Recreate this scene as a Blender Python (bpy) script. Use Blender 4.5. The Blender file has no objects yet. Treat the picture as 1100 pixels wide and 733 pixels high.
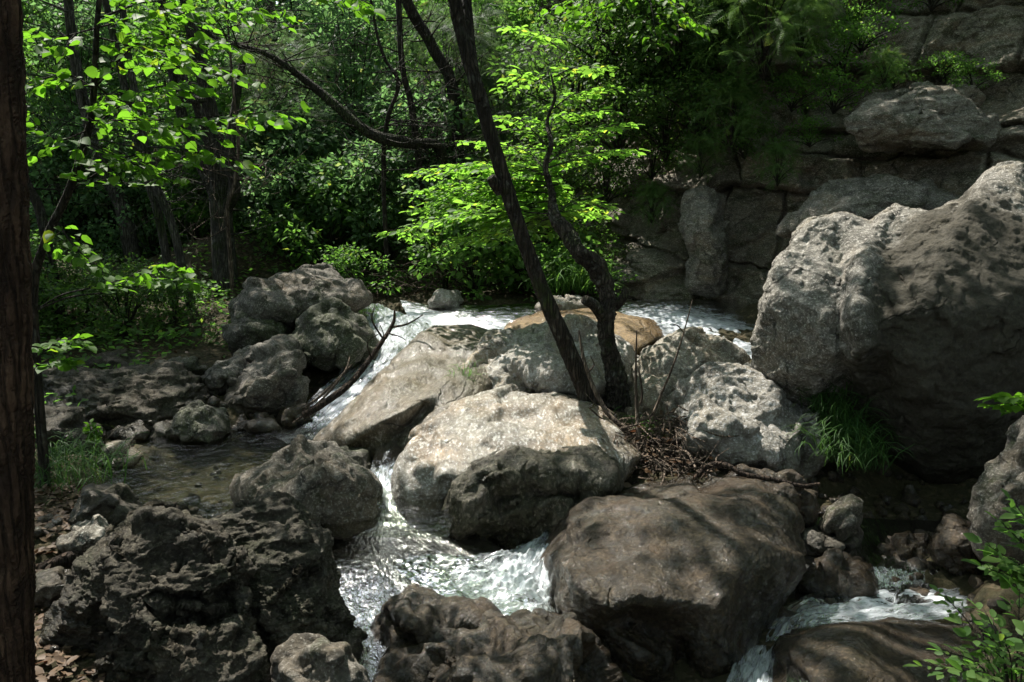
import bpy, bmesh, math, random
import numpy as np
from mathutils import Vector

random.seed(7)
RNG = np.random.default_rng(11)
sc = bpy.context.scene
COL = sc.collection
R = math.radians

# ------------------------------------------------------------------ camera
W, H = 1100.0, 733.0
FOC = 28.0
F = FOC / 36.0 * W
PITCH = R(8.0)
EYE = np.array((0.0, 0.0, 2.0))
cam_d = bpy.data.cameras.new('camera')
cam_d.lens = FOC
cam_d.sensor_width = 36
cam_d.clip_start = 0.05
cam_d.clip_end = 500
cam = bpy.data.objects.new('camera', cam_d)
cam.location = EYE
cam.rotation_euler = (math.pi / 2 - PITCH, 0, 0)
COL.objects.link(cam)
sc.camera = cam


def at(px, py, d):
    """a point of the place seen at photo pixel (px, py), d metres ahead"""
    px, py, d = np.broadcast_arrays(np.asarray(px, float), np.asarray(py, float), np.asarray(d, float))
    cx = (px - W / 2) / F
    cz = -(py - H / 2) / F
    dy = math.cos(PITCH) + cz * math.sin(PITCH)
    dz = -math.sin(PITCH) + cz * math.cos(PITCH)
    s = d / dy
    return np.stack((cx * s, d + 0 * s, EYE[2] + dz * s), -1)


# ------------------------------------------------------------------ numpy noise
_perm = np.random.default_rng(3).permutation(256)
PERM = np.concatenate([_perm, _perm, _perm])
_g = np.random.default_rng(4).normal(size=(256, 3))
GRAD = _g / np.linalg.norm(_g, axis=1)[:, None]
JIT = np.random.default_rng(5).random((256, 3))


def _hash(i):
    i = i & 255
    return PERM[PERM[PERM[i[..., 0]] + i[..., 1]] + i[..., 2]]


def perlin(P):
    i = np.floor(P).astype(np.int64)
    f = P - i
    u = f * f * f * (f * (f * 6 - 15) + 10)
    out = 0
    for dx in (0, 1):
        wx = u[:, 0] if dx else 1 - u[:, 0]
        for dy in (0, 1):
            wy = u[:, 1] if dy else 1 - u[:, 1]
            for dz in (0, 1):
                wz = u[:, 2] if dz else 1 - u[:, 2]
                o = np.array((dx, dy, dz))
                g = GRAD[_hash(i + o)]
                out = out + wx * wy * wz * ((f - o) * g).sum(1)
    return out * 1.5


def fbm(P, o=4, lac=2.05, gain=.5):
    a, s, t = 1.0, 0, 0
    for k in range(o):
        s = s + a * perlin(P + 17.3 * k)
        t += a
        a *= gain
        P = P * lac
    return s / t


def ridged(P, o=4):
    a, s, t = 1.0, 0, 0
    for k in range(o):
        s = s + a * (1 - 2 * np.abs(perlin(P + 9.1 * k)))
        t += a
        a *= .5
        P = P * 2.1
    return s / t


def worley(P):
    i = np.floor(P).astype(np.int64)
    f = P - i
    d1 = np.full(len(P), 9.0)
    d2 = np.full(len(P), 9.0)
    idv = np.zeros(len(P), np.int64)
    for dx in (-1, 0, 1):
        for dy in (-1, 0, 1):
            for dz in (-1, 0, 1):
                o = np.array((dx, dy, dz))
                h = _hash(i + o)
                d = np.linalg.norm(o + JIT[h] - f, axis=1)
                n = d < d1
                d2 = np.where(n, d1, np.minimum(d2, d))
                idv = np.where(n, h, idv)
                d1 = np.where(n, d, d1)
    return d1, d2, idv


def crag(P):
    """facets: every cell is a tilted plane of its own"""
    P = P + .28 * np.stack((perlin(P * 1.3 + 5), perlin(P * 1.3 + 25), perlin(P * 1.3 + 45)), -1)
    i = np.floor(P).astype(np.int64)
    f = P - i
    val = np.zeros(len(P))
    wt = np.full(len(P), 1e-9)
    for dx in (-1, 0, 1):
        for dy in (-1, 0, 1):
            for dz in (-1, 0, 1):
                o = np.array((dx, dy, dz))
                h = _hash(i + o)
                dv = f - o - JIT[h]
                w = np.exp(-22 * (dv * dv).sum(1))
                val += w * ((GRAD[h] * dv).sum(1) + (JIT[h, 0] - .5) * .35)
                wt += w
    return val / wt


def smooth01(x, a, b):
    t = np.clip((x - a) / (b - a), 0, 1)
    return t * t * (3 - 2 * t)


# ------------------------------------------------------------------ object helpers
def tag(o, label=None, cat=None, group=None, kind=None):
    if label: o['label'] = label
    if cat: o['category'] = cat
    if group: o['group'] = group
    if kind: o['kind'] = kind
    return o


def empty(name, loc, label=None, cat=None, group=None):
    o = bpy.data.objects.new(name, None)
    o.empty_display_size = .2
    o.location = tuple(loc)
    COL.objects.link(o)
    return tag(o, label, cat, group)


def mesh_data(name, V, Fs, mat, smooth=True, attrs=None, uv=None):
    """Fs: list of integer arrays, each (n, k)"""
    me = bpy.data.meshes.new(name)
    V = np.asarray(V, np.float32)
    me.vertices.add(len(V))
    me.vertices.foreach_set('co', V.ravel())
    loops = np.concatenate([f.ravel() for f in Fs]).astype(np.int32)
    cnt = np.concatenate([np.full(len(f), f.shape[1]) for f in Fs]).astype(np.int32)
    start = np.concatenate([[0], np.cumsum(cnt)[:-1]]).astype(np.int32)
    me.loops.add(len(loops))
    me.loops.foreach_set('vertex_index', loops)
    me.polygons.add(len(cnt))
    me.polygons.foreach_set('loop_start', start)
    me.polygons.foreach_set('loop_total', cnt)
    me.polygons.foreach_set('use_smooth', np.full(len(cnt), smooth))
    for k, a in (attrs or {}).items():
        at_ = me.attributes.new(k, 'FLOAT', 'POINT')
        at_.data.foreach_set('value', np.asarray(a, np.float32))
    if uv is not None:
        l = me.uv_layers.new(name='UVMap')
        l.data.foreach_set('uv', np.asarray(uv, np.float32)[loops].ravel())
    me.update(calc_edges=True)
    me.materials.append(mat)
    return me


def obj(name, V, Fs, mat, parent=None, loc=None, **kw):
    V = np.asarray(V, float)
    if parent is not None:
        base = np.array(parent['_w']) if '_w' in parent else np.array(parent.location)
        V = V - base
        l = (0, 0, 0)
    else:
        l = np.zeros(3) if loc is None else np.asarray(loc, float)
        V = V - l
    o = bpy.data.objects.new(name, mesh_data(name, V, Fs, mat, **kw))
    o.location = tuple(l)
    if parent is not None:
        o.parent = parent
    COL.objects.link(o)
    return o


def catmull(P, n):
    P = np.asarray(P, float)
    Q = np.vstack([2 * P[0] - P[1], P, 2 * P[-1] - P[-2]])
    out = []
    m = len(P) - 1
    for t in np.linspace(0, m - 1e-6, n):
        i = int(t)
        f = t - i
        a, b, c, d = Q[i], Q[i + 1], Q[i + 2], Q[i + 3]
        out.append(.5 * (2 * b + (c - a) * f + (2 * a - 5 * b + 4 * c - d) * f * f + (3 * b - a - 3 * c + d) * f ** 3))
    return np.array(out)


class Bag:
    """collects pieces of ONE mesh"""
    def __init__(s):
        s.V, s.F, s.n, s.T = [], {}, 0, []

    def add(s, V, Fs, tint=None):
        V = np.asarray(V, float).reshape(-1, 3)
        for f in Fs:
            f = np.asarray(f)
            s.F.setdefault(f.shape[1], []).append(f + s.n)
        s.V.append(V)
        s.T.append(np.full(len(V), .5) if tint is None else tint)
        s.n += len(V)

    def tube(s, P, rad, seg=10, n=None, rough=0.0, freq=3.0, cap=True):
        P = np.asarray(P, float)
        n = n or max(3, len(P) * 4)
        C = catmull(P, n) if len(P) > 2 else np.linspace(P[0], P[-1], n)
        rr = np.interp(np.linspace(0, 1, n), np.linspace(0, 1, len(rad)), rad)
        T = np.gradient(C, axis=0)
        T /= np.linalg.norm(T, axis=1)[:, None] + 1e-9
        up = np.array((0.13, .97, .2)) if abs(T[0][1]) < .9 else np.array((1.0, 0, 0))
        A = np.zeros_like(T)
        a0 = np.cross(T[0], up)
        for k_ in range(n):
            a0 = a0 - T[k_] * (a0 @ T[k_])
            a0 = a0 / (np.linalg.norm(a0) + 1e-9)
            A[k_] = a0
        B = np.cross(T, A)
        a = np.linspace(0, 2 * np.pi, seg, endpoint=False)
        ring = np.cos(a)[None, :, None] * A[:, None, :] + np.sin(a)[None, :, None] * B[:, None, :]
        V = C[:, None, :] + ring * rr[:, None, None]
        if rough:
            q = V.reshape(-1, 3)
            nz = (fbm(q * np.array((freq, freq, freq * .45)) + 3.1, 3) + .5 * ridged(q * freq * 2.5, 2)).reshape(n, seg)
            V = V + ring * (rr[:, None] * rough * nz)[:, :, None]
        V = V.reshape(-1, 3)
        i = np.arange(n - 1)[:, None] * seg
        j = np.arange(seg)[None, :]
        k = (j + 1) % seg
        Fq = np.stack((i + j, i + k, i + k + seg, i + j + seg), -1).reshape(-1, 4)
        fs = [Fq]
        if cap:
            V = np.vstack([V, C[:1], C[-1:]])
            c0 = n * seg
            j = np.arange(seg); k = (j + 1) % seg
            fs.append(np.stack((k, j, np.full(seg, c0)), -1))
            e = (n - 1) * seg
            fs.append(np.stack((e + j, e + k, np.full(seg, c0 + 1)), -1))
        s.add(V, fs)
        return C

    def build(s, name, mat, parent=None, loc=None, smooth=True, tint=False):
        if not s.V: return None
        V = np.vstack(s.V)
        Fs = [np.vstack(f) for f in s.F.values()]
        at_ = {'tint': np.concatenate(s.T)} if tint else None
        return obj(name, V, Fs, mat, parent, loc, smooth=smooth, attrs=at_)

    # leaves ------------------------------------------------
    def leaves(s, pos, dr, nr, size, shape, tint=None, wide=1.0):
        n = len(pos)
        if n == 0: return
        TV, TF = SHAPES[shape]
        dr = dr / (np.linalg.norm(dr, axis=1)[:, None] + 1e-9)
        sd = np.cross(nr, dr); sd /= np.linalg.norm(sd, axis=1)[:, None] + 1e-9
        nn = np.cross(dr, sd)
        size = np.broadcast_to(np.asarray(size, float), (n,))
        V = pos[:, None, :] + size[:, None, None] * (
            TV[None, :, 0:1] * dr[:, None, :] + wide * TV[None, :, 1:2] * sd[:, None, :] + TV[None, :, 2:3] * nn[:, None, :])
        m = len(TV)
        off = (np.arange(n) * m)[:, None, None]
        fs = [(off + f[None]).reshape(-1, f.shape[1]) for f in TF]
        tint = RNG.random(n) if tint is None else tint
        s.add(V.reshape(-1, 3), fs, np.repeat(tint, m))


def _shape(v, f3=(), f4=()):
    fs = []
    if len(f3): fs.append(np.array(f3))
    if len(f4): fs.append(np.array(f4))
    return np.array(v, float), fs


SHAPES = {}
SHAPES['small'] = _shape([(0, 0, 0), (.42, .3, .07), (1, 0, -.05), (.42, -.3, .07)], [(0, 2, 1), (0, 3, 2)])
SHAPES['broad'] = _shape([(0, 0, 0), (.05, .26, .03), (.33, .43, .07), (.68, .30, .04), (1, 0, -.14),
                          (.05, -.26, .03), (.33, -.43, .07), (.68, -.30, .04), (.36, 0, .0), (.70, 0, -.03)],
                         [(9, 4, 3), (9, 7, 4)],
                         [(0, 8, 2, 1), (8, 9, 3, 2), (0, 5, 6, 8), (8, 6, 7, 9)])
SHAPES['oval'] = _shape([(0, 0, 0), (.22, .2, .04), (.55, .27, .05), (.85, .13, .0), (1, 0, -.08),
                         (.22, -.2, .04), (.55, -.27, .05), (.85, -.13, .0), (.4, 0, 0), (.75, 0, -.02)],
                        [(9, 4, 3), (9, 7, 4), (0, 8, 1), (0, 5, 8)],
                        [(8, 9, 2, 1), (8, 5, 6, 9), ]) 
SHAPES['oval'] = (SHAPES['oval'][0], [np.array([(9, 4, 3), (9, 7, 4), (0, 8, 1), (0, 5, 8), (9, 3, 2), (9, 6, 7)]),
                                       np.array([(8, 9, 2, 1), (8, 5, 6, 9)])])
# feathery frond: a fine twig with rows of needles, drooping at the tip
_v, _f = [], []
for _i in range(13):
    u = _i / 13.0
    z = -.22 * u * u
    for _s in (1, -1):
        b = len(_v)
        L = .26 * (1 - u * .75)
        _v += [(u, 0, z), (u + .03, 0, z), (u + L * .75, _s * L, z - .06)]
        _f.append((b, b + 1, b + 2) if _s > 0 else (b, b + 2, b + 1))
b = len(_v)
_v += [(0, .008, 0), (0, -.008, 0), (1.02, 0, -.22)]
_f.append((b, b + 1, b + 2))
SHAPES['frond'] = _shape(_v, _f)
# grass blade that arches over
_v, _f4, _f3 = [], [], []
for _i, (u, z, w) in enumerate([(0, 0, .012), (.22, .42, .014), (.55, .62, .012), (.85, .52, .008)]):
    _v += [(u, w, z), (u, -w, z)]
_v.append((1.0, 0, .34))
for _i in range(3):
    _f4.append((2 * _i, 2 * _i + 1, 2 * _i + 3, 2 * _i + 2))
_f3.append((6, 7, 8))
SHAPES['blade'] = _shape(_v, _f3, _f4)


# ------------------------------------------------------------------ materials
class Mat:
    def __init__(s, name):
        s.m = bpy.data.materials.new(name)
        s.m.use_nodes = True
        s.t = s.m.node_tree
        s.t.nodes.clear()
        s.out = s.n('ShaderNodeOutputMaterial')

    def n(s, typ, **kw):
        nd = s.t.nodes.new(typ)
        for k, v in kw.items():
            if k in nd.bl_rna.properties:
                setattr(nd, k, v)
            else:
                nd.inputs[k.replace('_', ' ')].default_value = v
        return nd

    def l(s, a, b):
        s.t.links.new(a, b)

    def noise(s, vec, scale, detail=5, rough=.55, dist=0.0, typ='FBM'):
        nd = s.n('ShaderNodeTexNoise')
        nd.noise_type = typ
        nd.inputs['Scale'].default_value = scale
        nd.inputs['Detail'].default_value = detail
        nd.inputs['Roughness'].default_value = rough
        nd.inputs['Distortion'].default_value = dist
        s.l(vec, nd.inputs['Vector'])
        return nd.outputs['Fac']

    def ramp(s, fac, stops):
        nd = s.n('ShaderNodeValToRGB')
        e = nd.color_ramp.elements
        while len(e) < len(stops): e.new(.5)
        for k, (p, c) in enumerate(stops):
            e[k].position = p
            if not isinstance(c, (tuple, list)): c = (c, c, c)
            e[k].color = (*c, 1)
        s.l(fac, nd.inputs['Fac'])
        return nd.outputs['Color']

    def mix(s, fac, a, b, blend='MIX'):
        nd = s.n('ShaderNodeMix', data_type='RGBA', blend_type=blend)
        if isinstance(fac, (int, float)): nd.inputs[0].default_value = fac
        else: s.l(fac, nd.inputs[0])
        for i, x in ((6, a), (7, b)):
            if isinstance(x, (tuple, list)): nd.inputs[i].default_value = (*x, 1)
            else: s.l(x, nd.inputs[i])
        return nd.outputs[2]

    def math(s, op, a, b=0.0):
        nd = s.n('ShaderNodeMath', operation=op)
        for i, x in ((0, a), (1, b)):
            if isinstance(x, (int, float)): nd.inputs[i].default_value = x
            else: s.l(x, nd.inputs[i])
        return nd.outputs[0]

    def coords(s, sc_=(1, 1, 1), rot=(0, 0, 0), rand=True):
        tc = s.n('ShaderNodeTexCoord')
        mp = s.n('ShaderNodeMapping')
        mp.inputs['Scale'].default_value = sc_
        mp.inputs['Rotation'].default_value = rot
        if rand:
            oi = s.n('ShaderNodeObjectInfo')
            ad = s.n('ShaderNodeVectorMath', operation='ADD')
            ml = s.math('MULTIPLY', oi.outputs['Random'], 37.0)
            s.l(tc.outputs['Object'], ad.inputs[0])
            s.l(ml, ad.inputs[1])
            s.l(ad.outputs[0], mp.inputs['Vector'])
        else:
            s.l(tc.outputs['Object'], mp.inputs['Vector'])
        return mp.outputs['Vector']

    def bump(s, h, strength=.5, dist=.02, prev=None):
        b = s.n('ShaderNodeBump')
        b.inputs['Strength'].default_value = strength
        b.inputs['Distance'].default_value = dist
        s.l(h, b.inputs['Height'])
        if prev is not None: s.l(prev, b.inputs['Normal'])
        return b.outputs['Normal']


def rock_mat(name, light, dark, moss=.0, rough=.85, stain=.5, bump=1.0, sc_=(1, 1, 1), rot=(0, 0, 0), lich=.3,
             moss_col=(.035, .05, .012), stain_col=(.03, .027, .022), wet=0.0, tan=None, algae_shade=False):
    m = Mat(name)
    v = m.coords(sc_, rot)
    n1 = m.noise(v, 1.7, 6, .6, .6)
    n2 = m.noise(v, 7.0, 8, .65, .3)
    n3 = m.noise(v, 38.0, 6, .7)
    c = m.ramp(n1, [(.3, dark), (.7, light)])
    c = m.mix(m.ramp(n2, [(.36, 0), (.66, 1)]), m.mix(.55, c, tuple(x * .45 for x in dark)), c)
    c = m.mix(.5, c, m.ramp(n3, [(.25, tuple(x * .5 for x in dark)), (.75, tuple(min(.6, x * 1.25) for x in light))]))
    if tan:
        n7 = m.noise(v, 1.1, 5, .6, 1.0)
        c = m.mix(m.ramp(n7, [(.48, 0), (.62, .75)]), c, tan)
    # joints: thin cracks here and there
    wv = m.n('ShaderNodeTexNoise'); wv.inputs['Scale'].default_value = 3.0; wv.inputs['Detail'].default_value = 4
    m.l(v, wv.inputs['Vector'])
    w2 = m.n('ShaderNodeVectorMath', operation='SCALE'); w2.inputs['Scale'].default_value = .35
    m.l(wv.outputs['Color'], w2.inputs[0])
    w3 = m.n('ShaderNodeVectorMath', operation='ADD')
    m.l(v, w3.inputs[0]); m.l(w2.outputs[0], w3.inputs[1])
    ck = m.n('ShaderNodeTexVoronoi', feature='DISTANCE_TO_EDGE')
    ck.inputs['Scale'].default_value = 2.1
    m.l(w3.outputs[0], ck.inputs['Vector'])
    ckm = m.math('MULTIPLY', m.ramp(ck.outputs['Distance'], [(.003, 1), (.022, 0)]), m.ramp(m.noise(v, 1.9, 3, .5), [(.53, 0), (.62, 1)]))
    c = m.mix(m.math('MULTIPLY', ckm, .8), c, tuple(x * .25 for x in dark))
    oi2 = m.n('ShaderNodeObjectInfo')
    c = m.mix(1.0, c, m.ramp(oi2.outputs['Random'], [(0, (.78, .76, .72)), (.35, (1.05, 1.0, .92)), (.7, (.9, .92, .93)), (1, (1.16, 1.1, 1.0))]), 'MULTIPLY')
    # pale lichen crusts
    if lich:
        vo = m.n('ShaderNodeTexVoronoi', feature='SMOOTH_F1')
        vo.inputs['Scale'].default_value = 9
        m.l(v, vo.inputs['Vector'])
        n4 = m.noise(v, 16, 5, .7)
        mk = m.math('MULTIPLY', m.ramp(vo.outputs['Distance'], [(.18, 1), (.34, 0)]), m.ramp(n4, [(.46, 0), (.6, 1)]))
        c = m.mix(m.math('MULTIPLY', mk, lich), c, (.36, .36, .33))
    # dark stains and streaks
    st = m.noise(v, 2.6, 7, .68, 1.2)
    stf = m.math('MULTIPLY', m.ramp(st, [(.50, 0), (.62, 1)]), stain)
    c = m.mix(stf, c, stain_col)
    if moss:
        ms = m.noise(v, 3.1, 8, .7, .5)
        mf = m.ramp(ms, [(.62 - .3 * moss, 0), (.72 - .3 * moss, 1)])
        c = m.mix(m.math('MULTIPLY', mf, .85), c, m.ramp(n3, [(.3, tuple(x * .5 for x in moss_col)), (.7, tuple(x * 1.5 for x in moss_col))]))
    # fine creases, their floors dark with dirt
    cr = m.noise(v, 9, 7, .62, .5, 'RIDGED_MULTIFRACTAL')
    crn = m.ramp(cr, [(.15, 0), (.9, 1)])
    c = m.mix(m.math('MULTIPLY', m.ramp(cr, [(.2, 1), (.5, 0)]), .45), c, tuple(x * .45 for x in dark))
    mo = m.noise(v, 17, 6, .72, .4)
    c = m.mix(m.math('MULTIPLY', m.ramp(mo, [(.36, 1), (.47, 0)]), .7), c, tuple(x * .42 for x in dark))
    c = m.mix(m.math('MULTIPLY', m.ramp(mo, [(.55, 0), (.66, 1)]), .6), c, tuple(min(.62, x * 1.35) for x in light))
    sp = m.noise(v, 60, 5, .75)
    c = m.mix(m.math('MULTIPLY', m.ramp(sp, [(.54, 0), (.64, 1)]), .75), c, tuple(min(.6, x * 1.5) for x in light))
    c = m.mix(m.math('MULTIPLY', m.ramp(sp, [(.36, 1), (.46, 0)]), .7), c, tuple(x * .4 for x in dark))
    if algae_shade:  # dark algae patina, spread and deepened to paint in the front's shade
        aa = m.n('ShaderNodeAttribute', attribute_name='algae_shade')
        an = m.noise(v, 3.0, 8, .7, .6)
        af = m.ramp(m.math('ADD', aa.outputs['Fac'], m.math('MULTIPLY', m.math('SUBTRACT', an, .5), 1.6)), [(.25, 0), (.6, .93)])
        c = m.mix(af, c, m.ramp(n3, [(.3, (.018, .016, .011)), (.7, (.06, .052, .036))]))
    wl0 = m.n('ShaderNodeAttribute', attribute_name='wetline').outputs['Fac']
    c = m.mix(m.math('MULTIPLY', wl0, .75), c, m.mix(1.0, c, (.46, .42, .36), 'MULTIPLY'))
    p = m.n('ShaderNodeBsdfPrincipled')
    m.l(c, p.inputs['Base Color'])
    wl = m.n('ShaderNodeAttribute', attribute_name='wetline').outputs['Fac']
    rv = m.ramp(n2, [(.3, max(0.05, rough - .12)), (.7, min(1, rough + .1))])
    rv = m.mix(m.math('MULTIPLY', wl, .8), rv, (.22, .22, .22))
    m.l(rv, p.inputs['Roughness'])
    p.inputs['Specular IOR Level'].default_value = .25
    if wet:
        wn = m.noise(v, 9, 8, .75)
        m.l(m.math('MULTIPLY', m.ramp(wn, [(.48, .08), (.58, 1)]), wet), p.inputs['Coat Weight'])
        p.inputs['Coat Roughness'].default_value = .09
    b = m.bump(m.math('SUBTRACT', 1.0, ckm), .9, .04)
    b = m.bump(n2, .6 * bump, .05, b)
    b = m.bump(crn, .4 * bump, .02, b)
    b = m.bump(mo, .6 * bump, .025, b)
    b = m.bump(sp, .6 * bump, .010, b)
    b = m.bump(n3, .7 * bump, .016, b)
    n5 = m.noise(v, 120, 4, .7)
    b = m.bump(n5, .4 * bump, .004, b)
    m.l(b, p.inputs['Normal'])
    if wet:
        wb = m.bump(m.noise(v, 46, 5, .6), 1.0, .022)
        m.l(wb, p.inputs['Coat Normal'])
    m.l(p.outputs[0], m.out.inputs[0])
    return m.m


def leaf_mat(name, dark, light, trans, tw=.5, rough=.55):
    m = Mat(name)
    a = m.n('ShaderNodeAttribute', attribute_name='tint')
    f = a.outputs['Fac']
    col = m.ramp(f, [(0, dark), (1, light)])
    tcol = m.ramp(f, [(0, tuple(x * .5 for x in trans)), (.6, trans), (.93, tuple(x * 1.2 for x in trans)), (1, (trans[0] * 2.0, trans[1] * 1.1, trans[2]))])
    p = m.n('ShaderNodeBsdfPrincipled')
    m.l(col, p.inputs['Base Color'])
    p.inputs['Roughness'].default_value = rough
    p.inputs['Specular IOR Level'].default_value = .17
    t = m.n('ShaderNodeBsdfTranslucent')
    m.l(tcol, t.inputs['Color'])
    mx = m.n('ShaderNodeMixShader')
    mx.inputs[0].default_value = tw
    m.l(p.outputs[0], mx.inputs[1])
    m.l(t.outputs[0], mx.inputs[2])
    m.l(mx.outputs[0], m.out.inputs[0])
    return m.m


def bark_mat(name, a, b, moss=.0, zs=.3, lich=.0):
    m = Mat(name)
    v = m.coords((1, 1, zs))
    v2 = m.coords((1, 1, 1))
    n1 = m.noise(v, 28, 7, .65, .4)
    n2 = m.noise(v2, 5, 6, .6)
    c = m.ramp(n1, [(.32, a), (.68, b)])
    c = m.mix(m.ramp(n2, [(.42, 0), (.62, .6)]), c, tuple(x * .4 for x in a))
    if lich:
        n3 = m.noise(v2, 11, 5, .6)
        c = m.mix(m.math('MULTIPLY', m.ramp(n3, [(.56, 0), (.64, 1)]), lich), c, (.2, .21, .18))
    if moss:
        n4 = m.noise(v2, 4, 7, .7)
        c = m.mix(m.ramp(n4, [(.6 - .25 * moss, 0), (.7 - .25 * moss, .9)]), c, (.035, .05, .014))
    p = m.n('ShaderNodeBsdfPrincipled')
    m.l(c, p.inputs['Base Color'])
    p.inputs['Roughness'].default_value = .9
    p.inputs['Specular IOR Level'].default_value = .2
    vo = m.n('ShaderNodeTexVoronoi', feature='DISTANCE_TO_EDGE')
    vo.inputs['Scale'].default_value = 34
    vd = m.n('ShaderNodeMapping')
    vd.inputs['Scale'].default_value = (1, 1, .35)
    nd_ = m.n('ShaderNodeVectorMath', operation='ADD')
    tx = m.n('ShaderNodeTexNoise')
    tx.inputs['Scale'].default_value = 14
    m.l(v, tx.inputs['Vector'])
    sc2 = m.n('ShaderNodeVectorMath', operation='SCALE')
    sc2.inputs['Scale'].default_value = .05
    m.l(tx.outputs['Color'], sc2.inputs[0])
    m.l(v, nd_.inputs[0]); m.l(sc2.outputs[0], nd_.inputs[1])
    m.l(nd_.outputs[0], vd.inputs['Vector'])
    m.l(vd.outputs[0], vo.inputs['Vector'])
    pl_ = m.ramp(vo.outputs['Distance'], [(0, 0), (.22, 1)])
    c2 = m.mix(m.math('MULTIPLY', m.math('SUBTRACT', 1.0, pl_), .7), c, tuple(x * .35 for x in a))
    m.l(c2, p.inputs['Base Color'])
    bb = m.bump(n1, 1.0, .035)
    bb = m.bump(pl_, 1.0, .02, bb)
    bb = m.bump(m.noise(v, 90, 4, .6), .5, .005, bb)
    m.l(bb, p.inputs['Normal'])
    m.l(p.outputs[0], m.out.inputs[0])
    return m.m


def soil_mat(name, stops, bump=1.0):
    m = Mat(name)
    v = m.coords(rand=False)
    n1 = m.noise(v, 1.3, 7, .65, .4)
    n2 = m.noise(v, 14, 8, .7)
    n3 = m.noise(v, 60, 5, .7)
    c = m.ramp(n1, stops)
    c = m.mix(.6, c, m.ramp(n2, [(.3, tuple(x * .4 for x in stops[0][1])), (.7, tuple(x * 1.4 for x in stops[-1][1]))]))
    vo = m.n('ShaderNodeTexVoronoi')
    vo.inputs['Scale'].default_value = 26
    m.l(v, vo.inputs['Vector'])
    lf = m.ramp(vo.outputs['Color'], [(.3, (.03, .02, .012)), (.6, (.09, .06, .035)), (.85, (.16, .12, .08))])
    c = m.mix(m.math('MULTIPLY', m.ramp(n2, [(.48, 0), (.6, 1)]), .7), c, lf)
    p = m.n('ShaderNodeBsdfPrincipled')
    m.l(c, p.inputs['Base Color'])
    p.inputs['Roughness'].default_value = .92
    p.inputs['Specular IOR Level'].default_value = .2
    b = m.bump(n2, .8 * bump, .06)
    b = m.bump(n3, .8 * bump, .02, b)
    b = m.bump(vo.outputs['Distance'], .5 * bump, .02, b)
    m.l(b, p.inputs['Normal'])
    m.l(p.outputs[0], m.out.inputs[0])
    return m.m


def water_mat(name, tint=(.80, .86, .78), wave=30.0, stretch=.25, foam_scale=18.0, wb=.35, rough=.06):
    m = Mat(name)
    tc = m.n('ShaderNodeTexCoord')
    mp = m.n('ShaderNodeMapping')
    mp.inputs['Scale'].default_value = (1, stretch, 1)      # uv: across, along the flow, both in metres
    m.l(tc.outputs['UV'], mp.inputs['Vector'])
    v = mp.outputs['Vector']
    a = m.n('ShaderNodeAttribute', attribute_name='foam')
    fn = m.noise(v, foam_scale, 8, .68, .8)
    fn2 = m.noise(v, foam_scale * 4.5, 5, .7, .3)
    fnn = m.math('ADD', m.math('MULTIPLY', fn, .7), m.math('MULTIPLY', fn2, .3))
    s = m.math('ADD', m.math('MULTIPLY', a.outputs['Fac'], 1.0), m.math('MULTIPLY', m.math('SUBTRACT', m.ramp(fnn, [(.28, 0), (.72, 1)]), .5), 1.0))
    foam = m.ramp(s, [(.42, 0), (.7, .42), (1.1, .93)])
    w1 = m.noise(v, wave, 4, .55, .6)
    w2 = m.noise(v, wave * 3.4, 3, .5, .2)
    nb = m.bump(w1, wb, .05)
    nb = m.bump(w2, wb * .8, .016, nb)
    fb = m.bump(fnn, .8, .03, nb)
    fr = m.n('ShaderNodeFresnel')
    fr.inputs['IOR'].default_value = 1.33
    m.l(nb, fr.inputs['Normal'])
    tr = m.n('ShaderNodeBsdfTransparent')
    tr.inputs['Color'].default_value = (*tint, 1)
    gl = m.n('ShaderNodeBsdfGlossy')
    gl.inputs['Roughness'].default_value = rough
    m.l(nb, gl.inputs['Normal'])
    wm = m.n('ShaderNodeMixShader')
    m.l(m.math('ADD', m.math('MULTIPLY', fr.outputs[0], 1.0), .06), wm.inputs[0])
    m.l(tr.outputs[0], wm.inputs[1])
    m.l(gl.outputs[0], wm.inputs[2])
    fd = m.n('ShaderNodeBsdfPrincipled')
    fd.inputs['Base Color'].default_value = (.68, .73, .78, 1)
    fd.inputs['Roughness'].default_value = .35
    m.l(fb, fd.inputs['Normal'])
    ft = m.n('ShaderNodeBsdfTranslucent')
    ft.inputs['Color'].default_value = (.8, .85, .88, 1)
    fm = m.n('ShaderNodeMixShader')
    fm.inputs[0].default_value = .25
    m.l(fd.outputs[0], fm.inputs[1])
    m.l(ft.outputs[0], fm.inputs[2])
    mx = m.n('ShaderNodeMixShader')
    m.l(foam, mx.inputs[0])
    m.l(wm.outputs[0], mx.inputs[1])
    m.l(fm.outputs[0], mx.inputs[2])
    m.l(mx.outputs[0], m.out.inputs[0])
    return m.m


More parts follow.
